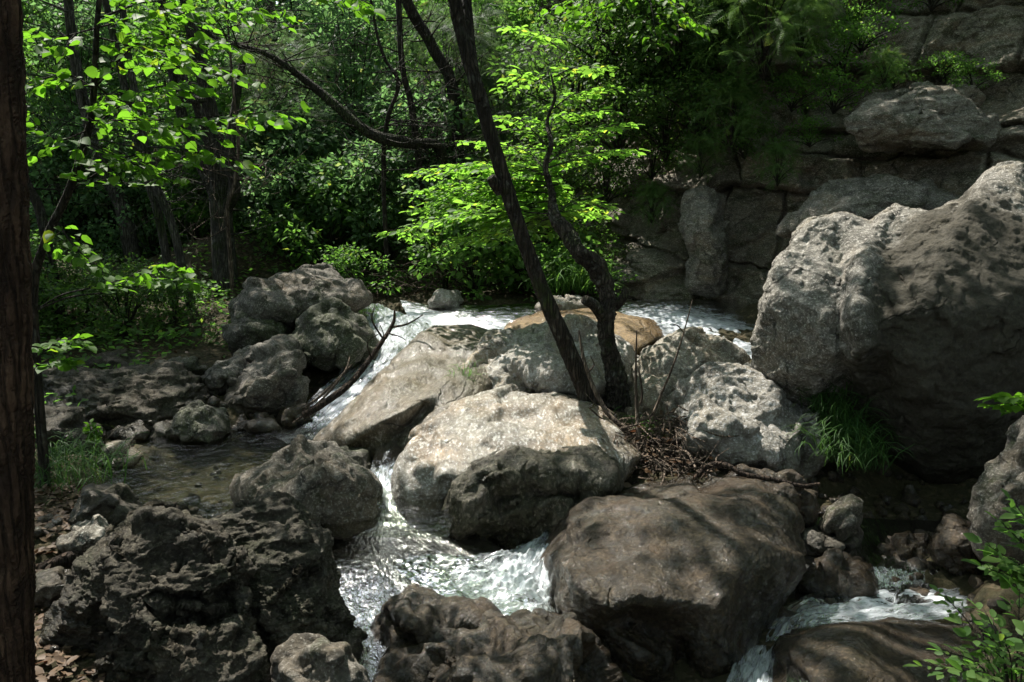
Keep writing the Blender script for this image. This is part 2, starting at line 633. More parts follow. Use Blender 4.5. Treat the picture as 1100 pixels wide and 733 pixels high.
M = {
    'pale': rock_mat('pale_limestone', (.42, .395, .35), (.21, .195, .165), moss=.12, stain=.7, lich=.4, tan=(.27, .21, .14)),
    'white': rock_mat('pitted_white_limestone', (.57, .54, .49), (.32, .295, .25), moss=.05, stain=.7, lich=.5, bump=1.1, tan=(.38, .30, .2)),
    'grey': rock_mat('grey_limestone', (.22, .205, .18), (.10, .092, .078), moss=.3, stain=.6, lich=.3, bump=1.1, tan=(.17, .13, .085)),
    'dark': rock_mat('dark_rough_rock', (.115, .102, .078), (.05, .044, .033), moss=.45, stain=.45, lich=.25, bump=1.3, moss_col=(.04, .045, .02), tan=(.095, .072, .046)),
    'wetbrown': rock_mat('wet_brown_rock', (.075, .055, .032), (.028, .021, .013), moss=.4, rough=.5, stain=.5, lich=.0, wet=1.0, bump=1.1, moss_col=(.03, .026, .010), tan=(.085, .05, .024)),
    'bigrock': rock_mat('weathered_grey_limestone', (.37, .35, .32), (.16, .15, .13), moss=.2, stain=.85, lich=.35, bump=1.0, moss_col=(.045, .047, .028), algae_shade=True, tan=(.26, .22, .16)),
    'slab': rock_mat('water_smoothed_slab', (.50, .47, .42), (.22, .195, .155), moss=.12, rough=.38, stain=.65, lich=.0, wet=.75, bump=.9, sc_=(1, .45, 1), tan=(.34, .21, .09), moss_col=(.08, .066, .03)),
    'slabgrey': rock_mat('wet_grey_slab', (.19, .175, .15), (.09, .08, .058), moss=.55, rough=.4, stain=.45, lich=.0, wet=.7, bump=.8, sc_=(1, .5, .7), rot=(0, 0, .5), moss_col=(.07, .055, .022), tan=(.15, .105, .052)),
    'bed': rock_mat('ochre_stream_bed', (.33, .235, .125), (.18, .125, .06), moss=.0, rough=.5, stain=.3, lich=0, wet=.3),
    'mossy': rock_mat('mossy_rock', (.17, .16, .14), (.07, .065, .055), moss=.75, stain=.5, lich=.2, moss_col=(.05, .065, .02)),
    'mossydark': rock_mat('dark_mossy_wet_rock', (.16, .14, .11), (.06, .05, .038), moss=.75, rough=.5, stain=.6, lich=.1, wet=.4, bump=1.4, sc_=(1, 1, .6), moss_col=(.035, .04, .012)),
    'cliff': rock_mat('cliff_limestone', (.35, .32, .275), (.16, .142, .113), moss=.45, stain=.6, lich=.25, sc_=(1, 1, 1.8), tan=(.27, .19, .12)),
    'cliffpale': rock_mat('pale_cliff_limestone', (.36, .34, .31), (.17, .158, .138), moss=.3, stain=.75, lich=.35, sc_=(1, 1, 2.2), bump=1.1, tan=(.26, .20, .135)),
    'soil': soil_mat('forest_floor', [(.35, (.03, .024, .015)), (.6, (.06, .046, .028)), (.75, (.05, .055, .02))]),
    'bark': bark_mat('dark_bark', (.022, .017, .013), (.06, .048, .036), moss=.15, lich=.25),
    'barkgnarl': bark_mat('gnarled_bark', (.035, .028, .021), (.095, .08, .062), moss=.3, zs=.6, lich=.5),
    'barkred': bark_mat('reddish_pine_bark', (.045, .025, .016), (.12, .07, .045), zs=.25),
    'barkgrey': bark_mat('grey_bark', (.05, .046, .038), (.12, .11, .09), moss=.35, lich=.4),
    'barkmoss': bark_mat('mossy_bark', (.025, .022, .015), (.055, .05, .032), moss=.5),
    'dead': bark_mat('dead_wood', (.10, .075, .055), (.26, .20, .155), zs=.3),
    'deaddark': bark_mat('dark_wet_wood', (.03, .022, .017), (.10, .065, .045), zs=.3),
    'leafbright': leaf_mat('hornbeam_leaf', (.045, .11, .018), (.09, .165, .03), (.24, .50, .05), .58),
    'leafbroad': leaf_mat('lime_leaf', (.035, .085, .012), (.065, .13, .016), (.15, .36, .02), .52),
    'leafmid': leaf_mat('shade_leaf', (.045, .095, .026), (.08, .135, .036), (.17, .38, .05), .5),
    'leafblue': leaf_mat('grey_green_leaf', (.045, .09, .042), (.085, .135, .065), (.17, .34, .10), .5),
    'leafdark': leaf_mat('ivy_leaf', (.025, .06, .015), (.07, .115, .03), (.12, .26, .035), .4),
    'needle': leaf_mat('needle', (.045, .08, .04), (.085, .12, .06), (.12, .20, .07), .35),
    'fern': leaf_mat('fern', (.04, .09, .025), (.08, .14, .04), (.14, .26, .05), .4),
    'grass': leaf_mat('grass', (.035, .09, .018), (.07, .15, .03), (.14, .30, .04), .4),
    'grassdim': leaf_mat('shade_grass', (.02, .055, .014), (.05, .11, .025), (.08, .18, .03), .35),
    'straw': leaf_mat('dry_leaf', (.04, .024, .014), (.12, .08, .05), (.09, .05, .025), .2),
    'water': water_mat('stream_water'),
    'sheetwater': water_mat('sheet_water', (.78, .82, .80), wave=34, stretch=.4, foam_scale=26, wb=.5, rough=.13),
    'poolwater': water_mat('pool_water', (.74, .77, .71), wave=15, stretch=.8, foam_scale=10, wb=.38, rough=.04),
}

# ------------------------------------------------------------------ sun direction (towards the sun)
SUN_EL, SUN_AZ = R(60), R(-41)            # azimuth measured from +Y towards +X
SUN = np.array((math.sin(SUN_AZ) * math.cos(SUN_EL), math.cos(SUN_AZ) * math.cos(SUN_EL), math.sin(SUN_EL)))

# ------------------------------------------------------------------ ground
GP = []


def g(px, py, d, dz=0.0):
    p = at(px, py, d)
    GP.append((p[0], p[1], p[2] + dz))


# stream bed, upper
for a in ((680, 332, 9.2), (760, 345, 8.6), (820, 375, 7.6), (600, 338, 9.0), (540, 338, 9.2), (460, 345, 9.2), (410, 345, 9.5)):
    g(*a, dz=-.13)
for a in ((400, 385, 8.3), (365, 420, 7.7), (340, 450, 7.1)):
    g(*a, dz=-.14)
for a in ((300, 465, 6.7), (200, 490, 5.9), (260, 520, 5.1), (150, 515, 5.3), (200, 530, 4.9), (330, 560, 4.6)):
    g(*a, dz=-.16)
# cascade pool, front
for a in ((430, 580, 4.6), (380, 640, 3.8), (530, 620, 4.2), (590, 600, 4.5), (450, 700, 3.3), (380, 720, 3.1)):
    g(*a, dz=-.2)
for a in ((860, 640, 4.2), (930, 655, 4.0), (1000, 650, 4.0), (800, 720, 3.3), (900, 730, 3.2), (1000, 725, 3.2)):
    g(*a, dz=-.12)
g(900, 600, 4.7); g(960, 590, 4.9); g(1040, 600, 4.5); g(1095, 640, 3.8, .05); g(1095, 730, 3.0, .1); g(1000, 560, 5.2)
g(870, 500, 5.8); g(880, 440, 6.3)
# centre islet
g(640, 450, 6.1); g(690, 500, 5.4); g(600, 440, 6.3, -.1); g(720, 460, 5.9); g(620, 400, 6.9, -.1); g(740, 520, 5.0)
g(500, 470, 5.8, -.3); g(420, 450, 6.4, -.3)
# left bank
g(60, 575, 4.1); g(40, 640, 3.4); g(30, 720, 2.75); g(110, 600, 3.9, -.1); g(60, 540, 4.7); g(30, 500, 5.5); g(110, 545, 4.7)
g(60, 470, 6.3); g(150, 470, 6.4, -.05); g(100, 430, 7.2); g(200, 420, 7.6); g(260, 430, 7.3)
g(40, 400, 8.0); g(200, 380, 8.8); g(120, 370, 9.2); g(300, 330, 9.8, -.1); g(220, 330, 10.2)
g(380, 322, 10.2); g(460, 318, 10.4); g(540, 322, 10.2); g(620, 325, 10.2)
GP += [(-4, 12, 1.9), (-1.5, 12.5, 2.0), (0.6, 12, 2.0), (-7, 10, 1.9), (-9, 14, 3.2), (-4, 16, 3.2), (0, 17, 3.6), (3, 15, 4.0), (5, 14, 4),
       (-12, 22, 6), (-4, 24, 6.5), (4, 22, 8.5), (-14, 6, 2.6), (-8, 4, 1.4), (-5, 2, .8), (-3, 3.4, .5), (-3, 0, .5), (0, 0, .35), (0, -4, .3), (3, 0, .4),
       (4, 3, .5), (3.2, 4.5, .4), (4.4, 6, 1.0), (2.6, 8.6, .9), (3.2, 9.0, 1.2), (1.7, 10, 1.0), (5, 10.2, .8), (4, 11, .8), (6, 9.6, .8), (7.2, 8.4, .8), (8.6, 7.2, .8), (6, 11.5, 2), (8, 10, 2), (7, 4, 1.2), (5.5, 6.5, .9), (7, 5.6, .9), (12, 14, 8), (9, 14, 7), (13, 9, 7), (2.4, 12.5, 2.2), (1.2, 13, 2.2),
       (0, 1.6, .1), (1, 2.2, -.15), (0, 2.6, -.2), (-1, 2, .2), (14, 0, 4), (-14, -4, 2), (12, -6, 3), (0, -10, .2),
       (-30, 40, 16), (0, 45, 17), (30, 40, 24), (30, 10, 14), (-30, 10, 8), (-30, -10, 5), (30, -10, 8), (-60, 80, 35), (60, 80, 40), (0, 90, 38)]
GP = np.array(GP)


def ground_z(X, Y, rough=True):
    sh = X.shape
    P = np.stack((X.ravel(), Y.ravel()), -1)
    out = np.zeros(len(P))
    for s in range(0, len(P), 20000):
        q = P[s:s + 20000]
        d2 = ((q[:, None, :] - GP[None, :, :2]) ** 2).sum(2)
        w = 1 / (d2 + .02) ** 1.7
        out[s:s + 20000] = (w * GP[None, :, 2]).sum(1) / w.sum(1)
    if rough:
        q = np.stack((P[:, 0], P[:, 1], 0 * P[:, 0]), -1)
        out += .07 * fbm(q * 1.6 + 4, 4) + .05 * ridged(q * 4.0, 3) + .02 * perlin(q * 13)
    return out.reshape(sh)


def warp(n, c, s, ext):
    t = np.linspace(-1, 1, n)
    return c + s * np.sinh(t * np.arcsinh(ext / s))


gx = warp(460, 0, 3.0, 70)
gy = warp(460, 6.0, 3.0, 85)
GX, GY = np.meshgrid(gx, gy)
GZ = ground_z(GX, GY)
n = len(gx)
ii = (np.arange(len(gy) - 1)[:, None] * n + np.arange(n - 1)[None, :]).ravel()
obj('ground', np.stack((GX, GY, GZ), -1).reshape(-1, 3), [np.stack((ii, ii + 1, ii + n + 1, ii + n), -1)], M['soil'])['kind'] = 'structure'


def gz(x, y):
    return float(ground_z(np.array([x]), np.array([y]))[0])


# ------------------------------------------------------------------ rocks
_ico = {}


def ico(sub):
    if sub not in _ico:
        bm = bmesh.new()
        bmesh.ops.create_icosphere(bm, subdivisions=sub, radius=1)
        V = np.array([v.co[:] for v in bm.verts])
        Fc = np.array([[v.index for v in f.verts] for f in bm.faces])
        bm.free()
        _ico[sub] = (V, Fc)
    return _ico[sub]


def vnormals(V, Fc):
    e = np.cross(V[Fc[:, 1]] - V[Fc[:, 0]], V[Fc[:, 2]] - V[Fc[:, 0]])
    N = np.zeros_like(V)
    for k in range(3):
        np.add.at(N, Fc[:, k], e)
    return N / (np.linalg.norm(N, axis=1)[:, None] + 1e-12)


def seg_dist(px, py, line):
    """distance in pixels to a polyline"""
    best = np.full(len(px), 1e9)
    for (x0, y0), (x1, y1) in zip(line[:-1], line[1:]):
        vx, vy = x1 - x0, y1 - y0
        t = np.clip(((px - x0) * vx + (py - y0) * vy) / (vx * vx + vy * vy + 1e-9), 0, 1)
        best = np.minimum(best, np.hypot(px - x0 - t * vx, py - y0 - t * vy))
    return best


def rock(name, label, cat, outline, d, thick, lean=(.4, .1), centre=None, mat='grey', sub=6, seed=0, facets=9, cut=(.72, .95),
         noise=((2.2, .10), (6, .05), (16, .02)), ridge=.5, pits=0.0, feats=(), q=.75, group=None, strata=None, back=None, parent=None, boxy=0, algae_shade=None, soft=.05):
    rg = np.random.default_rng(100 + seed)
    N0, Fc = ico(sub)
    P = N0.copy()
    if boxy:
        P = P / ((np.abs(P) ** boxy).sum(1) ** (1 / boxy))[:, None] * .8
        P /= np.abs(P).max()
    for k in range(facets):
        nn = rg.normal(size=3)
        nn[1] = -abs(nn[1]) if rg.random() < .8 else nn[1]
        nn /= np.linalg.norm(nn)
        c = rg.uniform(*cut)
        dt = P @ nn
        over = np.maximum(dt - c, 0)
        P = P - over[:, None] * nn[None, :] * .92
    out = np.array(outline, float)
    cx, cy = out.mean(0) if centre is None else centre
    angs = np.linspace(-np.pi, np.pi, 721)
    rad = np.zeros(721)
    for k, a in enumerate(angs):
        dx, dy = math.cos(a), math.sin(a)
        best = 0
        for i in range(len(out)):
            x0, y0 = out[i] - (cx, cy)
            x1, y1 = out[(i + 1) % len(out)] - (cx, cy)
            den = dx * (y1 - y0) - dy * (x1 - x0)
            if abs(den) < 1e-9: continue
            t = (x0 * (y1 - y0) - y0 * (x1 - x0)) / den
            u = (x0 * dy - y0 * dx) / den
            if t > 0 and -1e-6 <= u <= 1 + 1e-6: best = max(best, t)
        rad[k] = best
    ker = np.hanning(17); ker /= ker.sum()
    rad = np.convolve(np.concatenate([rad[-21:-1], rad, rad[1:21]]), ker, 'same')[20:-20]
    a = np.arctan2(-P[:, 2], P[:, 0])
    rho = np.hypot(P[:, 0], P[:, 2])
    nb = 90
    bi = ((a + np.pi) / (2 * np.pi) * nb).astype(int) % nb
    mx = np.zeros(nb); np.maximum.at(mx, bi, rho)
    mx = np.maximum(mx, .3)
    xs = (np.arange(-2, nb + 2) + .5) / nb * 2 * np.pi - np.pi
    mm = np.interp(a, xs, np.concatenate([mx[-2:], mx, mx[:2]]))
    rho = np.minimum(rho / mm, 1.0)
    rr = np.interp(a, angs, rad) * rho
    px = cx + np.cos(a) * rr
    py = cy + np.sin(a) * rr
    ny = P[:, 1]
    tk = np.where(ny < 0, thick, back if back is not None else thick)
    Y = d + np.sign(ny) * np.abs(ny) ** q * tk
    up = (cy - py) / F * d
    sp_ = soft * np.log1p(np.exp(np.clip(up / soft, -40, 40)))
    Y = Y + lean[1] * up + (lean[0] - lean[1]) * (sp_ - soft * math.log(2))
    fr = smooth01(-ny, -.05, .25)
    for (line, wpx, amt) in feats:
        Y = Y - amt * np.exp(-(seg_dist(px, py, line) / wpx) ** 2) * fr
    V = at(px, py, np.maximum(Y, .6))
    off = rg.random(3) * 50
    s0 = d * math.sqrt(max(1.0, rad.mean())) / F
    for k, (fq, am, *ty) in enumerate(noise):
        Nn = vnormals(V, Fc)
        Q = V + off
        if strata: Q = Q * np.array(strata)
        if ty and ty[0] == 'r':        # creases
            Qw = Q + .10 * np.stack((perlin(Q * 2.3), perlin(Q * 2.3 + 9), perlin(Q * 2.3 + 19)), -1)
            v = ridged(Qw * np.array((fq * .8, fq * .8, fq * 1.5)), 3) - .6
        elif ty:
            v = crag(Q * fq)
        else:
            v = (1 - ridge) * fbm(Q * fq, 4) + ridge * .6 * ridged(Q * fq * .8 + 5, 3)
        V = V + Nn * (am * v)[:, None]
    if pits:
        Nn = vnormals(V, Fc)
        d1, d2, _ = worley((V + off) * 9)
        e1, e2, _ = worley((V + off) * 22)
        V = V - Nn * (pits * (smooth01(d1, .55, .15) + .5 * smooth01(e1, .5, .1)))[:, None]
    base = V.mean(0); base[2] = V[:, 2].min()
    zb = ground_z(V[:, 0], V[:, 1], False) if d < 9.6 else np.full(len(V), -9.0)
    wn = .10 * fbm(V * 4, 3)
    at_ = {'wetline': smooth01(V[:, 2] - zb + wn, .30, .16) if d < 9.6 else np.zeros(len(V))}
    if algae_shade is not None:
        al = smooth01(seg_dist(px, py, algae_shade[0]), algae_shade[1], algae_shade[1] * .35)
        at_['algae_shade'] = al
    o = obj(name, V, [Fc], M[mat], parent, base if parent is None else None, attrs=at_)
    if parent is None: tag(o, label, cat, group)
    return o


BIG = ((1.0, .06), (1.1, .06, 'c'), (2.6, .03, 'c'), (3.5, .016, 'r'), (6.5, .02, 'c'), (9, .009, 'r'), (13, .010, 'c'), (20, .009), (40, .006), (80, .004))
MED = ((2.0, .07), (1.9, .14, 'c'), (5, .04, 'c'), (6, .013, 'r'), (11, .014, 'c'), (15, .007, 'r'), (30, .007), (60, .004))
SML = ((3.5, .03), (4, .07, 'c'), (9, .02, 'c'), (11, .007, 'r'), (24, .007), (45, .004))
SMOOTH = ((1.3, .07), (2.2, .035, 'c'), (4, .012), (6, .007, 'r'), (14, .004, 'r'), (30, .005), (70, .003))
ROUGH = ((1.6, .08), (1.8, .10, 'c'), (4.5, .05, 'c'), (6, .026, 'r'), (11, .02, 'c'), (13, .015, 'r'), (26, .010, 'r'), (50, .007), (110, .004))
ANG = ((1.3, .04), (1.7, .12, 'c'), (3.4, .06, 'c'), (8, .025, 'c'), (16, .006, 'r'), (34, .006), (70, .004))

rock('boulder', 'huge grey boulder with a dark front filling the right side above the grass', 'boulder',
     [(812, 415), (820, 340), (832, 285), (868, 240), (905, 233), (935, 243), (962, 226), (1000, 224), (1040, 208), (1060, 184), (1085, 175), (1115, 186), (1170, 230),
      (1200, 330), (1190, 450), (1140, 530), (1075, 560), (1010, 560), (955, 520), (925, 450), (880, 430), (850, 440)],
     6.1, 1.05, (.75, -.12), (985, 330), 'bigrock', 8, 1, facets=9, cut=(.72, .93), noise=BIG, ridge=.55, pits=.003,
     algae_shade=([(1010, 330), (1050, 300), (1090, 330), (1060, 430), (1030, 500), (980, 480), (1000, 400)], 125),  # algae mixed with painted shade over the lower right front
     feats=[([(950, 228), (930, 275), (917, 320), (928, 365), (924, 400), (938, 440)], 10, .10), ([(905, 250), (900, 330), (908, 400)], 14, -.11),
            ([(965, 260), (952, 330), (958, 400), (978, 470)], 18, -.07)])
rock('boulder', 'pale sunlit boulder beside the twig pile in the middle of the stream', 'boulder',
     [(718, 445), (733, 415), (765, 394), (800, 397), (840, 420), (868, 450), (880, 490), (872, 530), (800, 535), (740, 520), (722, 475)],
     5.75, .55, (.75, .1), (795, 475), 'white', 7, 2, noise=MED, ridge=.55, pits=.005)
rock('boulder', 'mottled grey rock behind the gnarled stem, edged by white water', 'boulder',
     [(668, 402), (690, 378), (730, 364), (772, 368), (800, 386), (812, 410), (780, 440), (720, 450), (672, 440)],
     6.95, .5, (.7, .1), None, 'pale', 6, 3, noise=MED, pits=.004)
rock('boulder', 'white pitted limestone hump left of the leaning trunk', 'boulder',
     [(500, 400), (512, 375), (540, 356), (575, 346), (612, 343), (650, 352), (680, 372), (700, 420), (660, 450), (600, 440), (555, 428), (508, 424)],
     6.9, .6, (1.2, .1), (590, 405), 'white', 7, 4, noise=MED, ridge=.6, pits=.010,
     feats=[([(545, 400), (580, 425)], 8, -.12), ([(590, 365), (640, 400)], 10, -.1)])
rock('bedrock_slab', 'smooth wet sunlit slab with a dark mossy front below the white hump', 'rock',
     [(418, 545), (424, 505), (446, 468), (488, 436), (535, 422), (600, 426), (655, 448), (690, 490), (665, 530), (620, 560), (580, 600), (545, 605), (505, 585), (465, 560), (440, 555)],
     5.3, .45, (2.5, .12), (535, 492), 'slab', 7, 5, facets=5, cut=(.84, .96), noise=((1.1, .08), (1.9, .08, 'c'), (4, .018, 'c'), (6, .010, 'r'), (14, .005, 'r'), (30, .005), (70, .003)), ridge=.45, q=.62, soft=.07,
     feats=[([(455, 500), (470, 470), (500, 452)], 9, .05), ([(500, 478), (540, 462), (600, 468), (640, 462)], 8, .05), ([(480, 520), (484, 560)], 7, -.05)])
rock('bedrock_slab', 'long grey wet slab sloping down left from the white hump to the pool', 'rock',
     [(335, 480), (375, 435), (425, 385), (465, 352), (510, 350), (560, 372), (545, 405), (515, 440), (478, 468), (446, 495), (430, 530), (408, 560), (392, 525), (372, 500)],
     6.15, .3, (2.6, .3), (440, 440), 'slabgrey', 7, 6, facets=3, noise=SMOOTH, ridge=.4, q=.6,
     feats=[([(420, 400), (455, 380), (500, 385)], 8, -.12), ([(375, 475), (430, 440), (480, 415)], 9, .10), ([(370, 450), (420, 415), (455, 395)], 10, .08),
            ([(400, 515), (425, 470), (460, 440)], 8, -.14)])
rock('boulder', 'broad brown wet boulder glistening in the front centre right of the white cascade', 'boulder',
     [(584, 600), (600, 570), (638, 542), (700, 524), (760, 513), (812, 520), (850, 556), (852, 600), (826, 660), (800, 730), (780, 800), (660, 800), (628, 700), (602, 655)],
     3.95, .55, (1.5, .12), (715, 632), 'wetbrown', 8, 7, facets=6, noise=((1.3, .08), (1.7, .09, 'c'), (4, .02, 'c'), (6, .010, 'r'), (12, .007, 'r'), (24, .007), (50, .005), (110, .003)), ridge=.45, q=.65,
     feats=[([(610, 610), (650, 655), (690, 640), (760, 650)], 14, .08), ([(680, 665), (730, 690), (740, 740)], 16, -.12)])
rock('boulder', 'rough rock with a lit left edge between the left pool and the cascade', 'boulder',
     [(262, 526), (280, 504), (303, 480), (325, 467), (356, 484), (390, 520), (402, 552), (388, 586), (345, 592), (305, 562)],
     4.75, .4, (.6, .1), (340, 530), 'grey', 6, 8, noise=MED, ridge=.6, feats=[([(318, 475), (330, 520), (315, 555)], 10, .12), ([(350, 500), (345, 560)], 12, -.08)])
rock('boulder', 'largest dark rough boulder in the bottom left foreground', 'boulder',
     [(55, 800), (68, 700), (85, 640), (105, 595), (140, 550), (165, 538), (200, 541), (228, 562), (258, 605), (282, 680), (290, 800)],
     3.0, .5, (.55, .1), (180, 670), 'dark', 8, 9, facets=12, noise=ROUGH, ridge=.6, pits=.003, strata=(.8, .8, 1.4),
     feats=[([(170, 650), (225, 655), (255, 640)], 10, -.12)])
rock('boulder', 'dark round shouldered boulder leaning on the right of the largest foreground boulder', 'boulder',
     [(205, 600), (224, 560), (255, 542), (295, 545), (330, 578), (350, 630), (366, 690), (350, 760), (270, 790), (215, 700)],
     3.35, .42, (.6, .1), (290, 650), 'dark', 8, 10, facets=10, noise=ROUGH, ridge=.6, pits=.003, strata=(.8, .8, 1.4))
rock('boulder', 'small squat pale brown rock at the very bottom edge left of the cascade', 'rock',
     [(303, 712), (318, 688), (342, 682), (375, 698), (392, 722), (388, 790), (310, 790)], 2.75, .2, (.5, .1), None, 'grey', 6, 11, noise=SML, ridge=.5)
rock('boulder', 'dark wet rock just below the white foam of the cascade', 'rock',
     [(385, 715), (400, 690), (430, 655), (460, 640), (492, 645), (520, 662), (535, 700), (500, 740), (420, 750)], 3.5, .3, (.9, .1), None, 'wetbrown', 6, 12, noise=MED, ridge=.5)
rock('boulder', 'wide brown rock with a sunlit spot along the bottom edge in the centre', 'rock',
     [(395, 760), (425, 700), (470, 672), (520, 664), (565, 655), (612, 662), (645, 705), (668, 760), (640, 830), (430, 830)], 3.15, .35, (1.3, .1), (535, 740), 'wetbrown', 7, 13,
     noise=MED, ridge=.55)
rock('bedrock_slab', 'flat brown wet slab in the bottom right with water running over it', 'rock',
     [(825, 740), (838, 690), (880, 672), (960, 668), (1040, 672), (1075, 700), (1060, 790), (840, 800)], 3.25, .35, (2.0, .2), (945, 740), 'wetbrown', 7, 14, facets=4,
     noise=SMOOTH, ridge=.4, strata=(.8, .8, 2.5))
# far left heap of boulders
rock('boulder', 'grey rounded boulder by the left pool under the dead branch', 'boulder',
     [(247, 425), (262, 397), (300, 373), (324, 379), (331, 408), (320, 440), (285, 450), (256, 442)], 7.4, .5, (.5, .1), None, 'grey', 6, 15, noise=MED)
rock('boulder', 'dark angular boulder at the left edge of the white rapids', 'boulder',
     [(302, 366), (320, 346), (358, 330), (388, 343), (404, 372), (392, 392), (352, 398), (315, 388)], 8.2, .55, (.5, .1), None, 'mossy', 6, 16, noise=MED)
rock('boulder', 'broad flat topped rock crowning the heap below the many stemmed tree', 'boulder',
     [(284, 312), (300, 297), (340, 292), (378, 302), (394, 322), (370, 340), (330, 345), (295, 335)], 9.3, .6, (.9, .1), None, 'grey', 6, 17, noise=MED)
rock('boulder', 'grey lump at the upper left corner of the rock heap', 'boulder',
     [(250, 322), (268, 303), (300, 304), (322, 325), (318, 348), (280, 352), (255, 345)], 9.0, .5, (.6, .1), None, 'grey', 6, 18, noise=MED)
rock('boulder', 'shadowed rock tucked beneath the upper left lump of the heap', 'rock',
     [(246, 360), (255, 337), (285, 335), (304, 355), (302, 380), (262, 384)], 8.6, .4, (.4, .1), None, 'mossy', 6, 19, noise=MED)
rock('boulder', 'pointed grey stone left of the grey rounded boulder', 'rock',
     [(214, 408), (232, 390), (258, 386), (270, 398), (258, 418), (228, 428)], 7.6, .3, (.5, .1), None, 'grey', 6, 20, noise=SML)
rock('boulder', 'small brown stone wedged between the heap and the grey rounded boulder', 'rock',
     [(253, 385), (270, 373), (290, 375), (296, 388), (275, 396)], 7.9, .25, (.4, .1), None, 'grey', 5, 21, noise=SML)
rock('boulder', 'moss capped rock standing at the far edge of the left pool', 'rock',
     [(172, 470), (185, 447), (212, 432), (238, 442), (250, 465), (228, 484), (188, 486)], 6.5, .35, (.4, .1), None, 'mossy', 6, 22, noise=SML)
rock('boulder', 'wet brown stone at the right of the moss capped rock', 'rock',
     [(245, 462), (262, 448), (292, 450), (300, 466), (275, 476)], 6.75, .25, (.5, .1), None, 'wetbrown', 5, 23, noise=SML)
rock('boulder', 'small pale rock at the near left corner of the left pool', 'rock',
     [(105, 500), (118, 482), (142, 475), (152, 490), (140, 506), (115, 510)], 5.7, .2, (.5, .1), None, 'pale', 5, 24, noise=SML)
rock('bedrock_ledge', 'broad cracked grey rock ledge along the left bank above the pool', 'rock ledge',
     [(20, 440), (45, 402), (120, 398), (190, 392), (220, 412), (205, 450), (170, 480), (110, 505), (40, 490)], 7.0, .5, (1.3, .6), None, 'dark', 7, 25, facets=10,
     noise=ROUGH, ridge=.65, strata=(.7, .7, 2.2))
rock('boulder', 'dark stone behind the pool at the foot of the ledge', 'rock',
     [(140, 478), (155, 455), (178, 450), (188, 470), (172, 488)], 6.6, .25, (.4, .1), None, 'mossy', 5, 26, noise=SML)
rock('boulder', 'small upright angular stone under the overhang of the huge boulder', 'rock',
     [(886, 566), (893, 551), (914, 541), (928, 554), (926, 576), (902, 582)], 4.75, .14, (.3, .1), None, 'grey', 5, 27, noise=SML)
rock('boulder', 'tall grey rock cut off by the right edge of the picture', 'boulder',
     [(1052, 570), (1062, 530), (1078, 485), (1098, 445), (1150, 430), (1180, 560), (1120, 600), (1060, 590)], 4.2, .4, (.4, .1), None, 'grey', 6, 28, noise=MED)
rock('boulder', 'brown stone below the tall grey rock at the right edge', 'rock',
     [(1005, 590), (1020, 556), (1050, 560), (1072, 590), (1060, 620), (1020, 622)], 4.4, .2, (.4, .1), None, 'wetbrown', 6, 29, noise=SML)
rock('boulder', 'long low wet rock at the head of the lower right rapids', 'rock',
     [(850, 625), (868, 600), (900, 592), (935, 612), (945, 640), (915, 652), (868, 645)], 4.4, .2, (.9, .1), None, 'wetbrown', 6, 30, noise=SML)
rock('boulder', 'flat stone wedged beneath the small upright angular stone', 'rock',
     [(850, 585), (868, 570), (900, 572), (920, 584), (900, 600), (862, 602)], 4.75, .2, (.8, .1), None, 'grey', 6, 31, noise=SML)
rock('boulder', 'dim brown cobble right of the lower rapids under the huge boulder', 'rock',
     [(950, 600), (965, 578), (995, 580), (1008, 602), (985, 616), (958, 614)], 4.7, .2, (.6, .1), None, 'wetbrown', 5, 32, noise=SML)
rock('boulder', 'long rock behind the broad wet boulder under the dark root', 'rock',
     [(770, 520), (800, 505), (850, 512), (880, 530), (870, 560), (820, 560)], 4.95, .25, (.8, .1), None, 'wetbrown', 6, 33, noise=SML)
rock('boulder', 'pale flat stone on the left bank beside the foreground trunk', 'rock',
     [(28, 640), (40, 618), (62, 612), (70, 632), (56, 652), (34, 654)], 3.3, .1, (.6, .1), None, 'grey', 5, 34, noise=SML)
rock('boulder', 'rough lit stone on the left bank behind the largest foreground boulder', 'rock',
     [(66, 585), (78, 566), (104, 558), (120, 570), (112, 590), (84, 598)], 3.9, .14, (.6, .1), None, 'pale', 5, 35, noise=SML)
rock('boulder', 'long dark rock at the near edge of the left pool', 'rock',
     [(70, 560), (95, 530), (130, 528), (155, 548), (150, 575), (100, 580)], 4.35, .25, (.8, .1), None, 'dark', 6, 36, noise=SML)
rock('boulder', 'white washed stone where the upper stream meets the far bank', 'rock',
     [(458, 325), (470, 313), (490, 314), (500, 324), (485, 332), (465, 332)], 9.7, .25, (.6, .1), None, 'white', 5, 37, noise=SML)
rock('boulder', 'low pale stone in the upper stream right of the leaning trunk', 'rock',
     [(575, 330), (590, 320), (620, 322), (640, 330), (620, 340), (585, 340)], 9.3, .3, (.8, .1), None, 'white', 5, 38, noise=SML)
rock('boulder', 'grey wedge between the gnarled stem and the pale sunlit boulder', 'rock',
     [(668, 440), (690, 405), (725, 400), (740, 440), (730, 470), (680, 465)], 6.4, .35, (.5, .1), None, 'pale', 6, 39, noise=SML)
rock('boulder', 'low mossy stone on the pool side of the long grey slab', 'rock',
     [(352, 500), (368, 482), (392, 486), (402, 508), (390, 530), (360, 525)], 5.6, .2, (.6, .1), None, 'mossy', 5, 40, noise=SML)

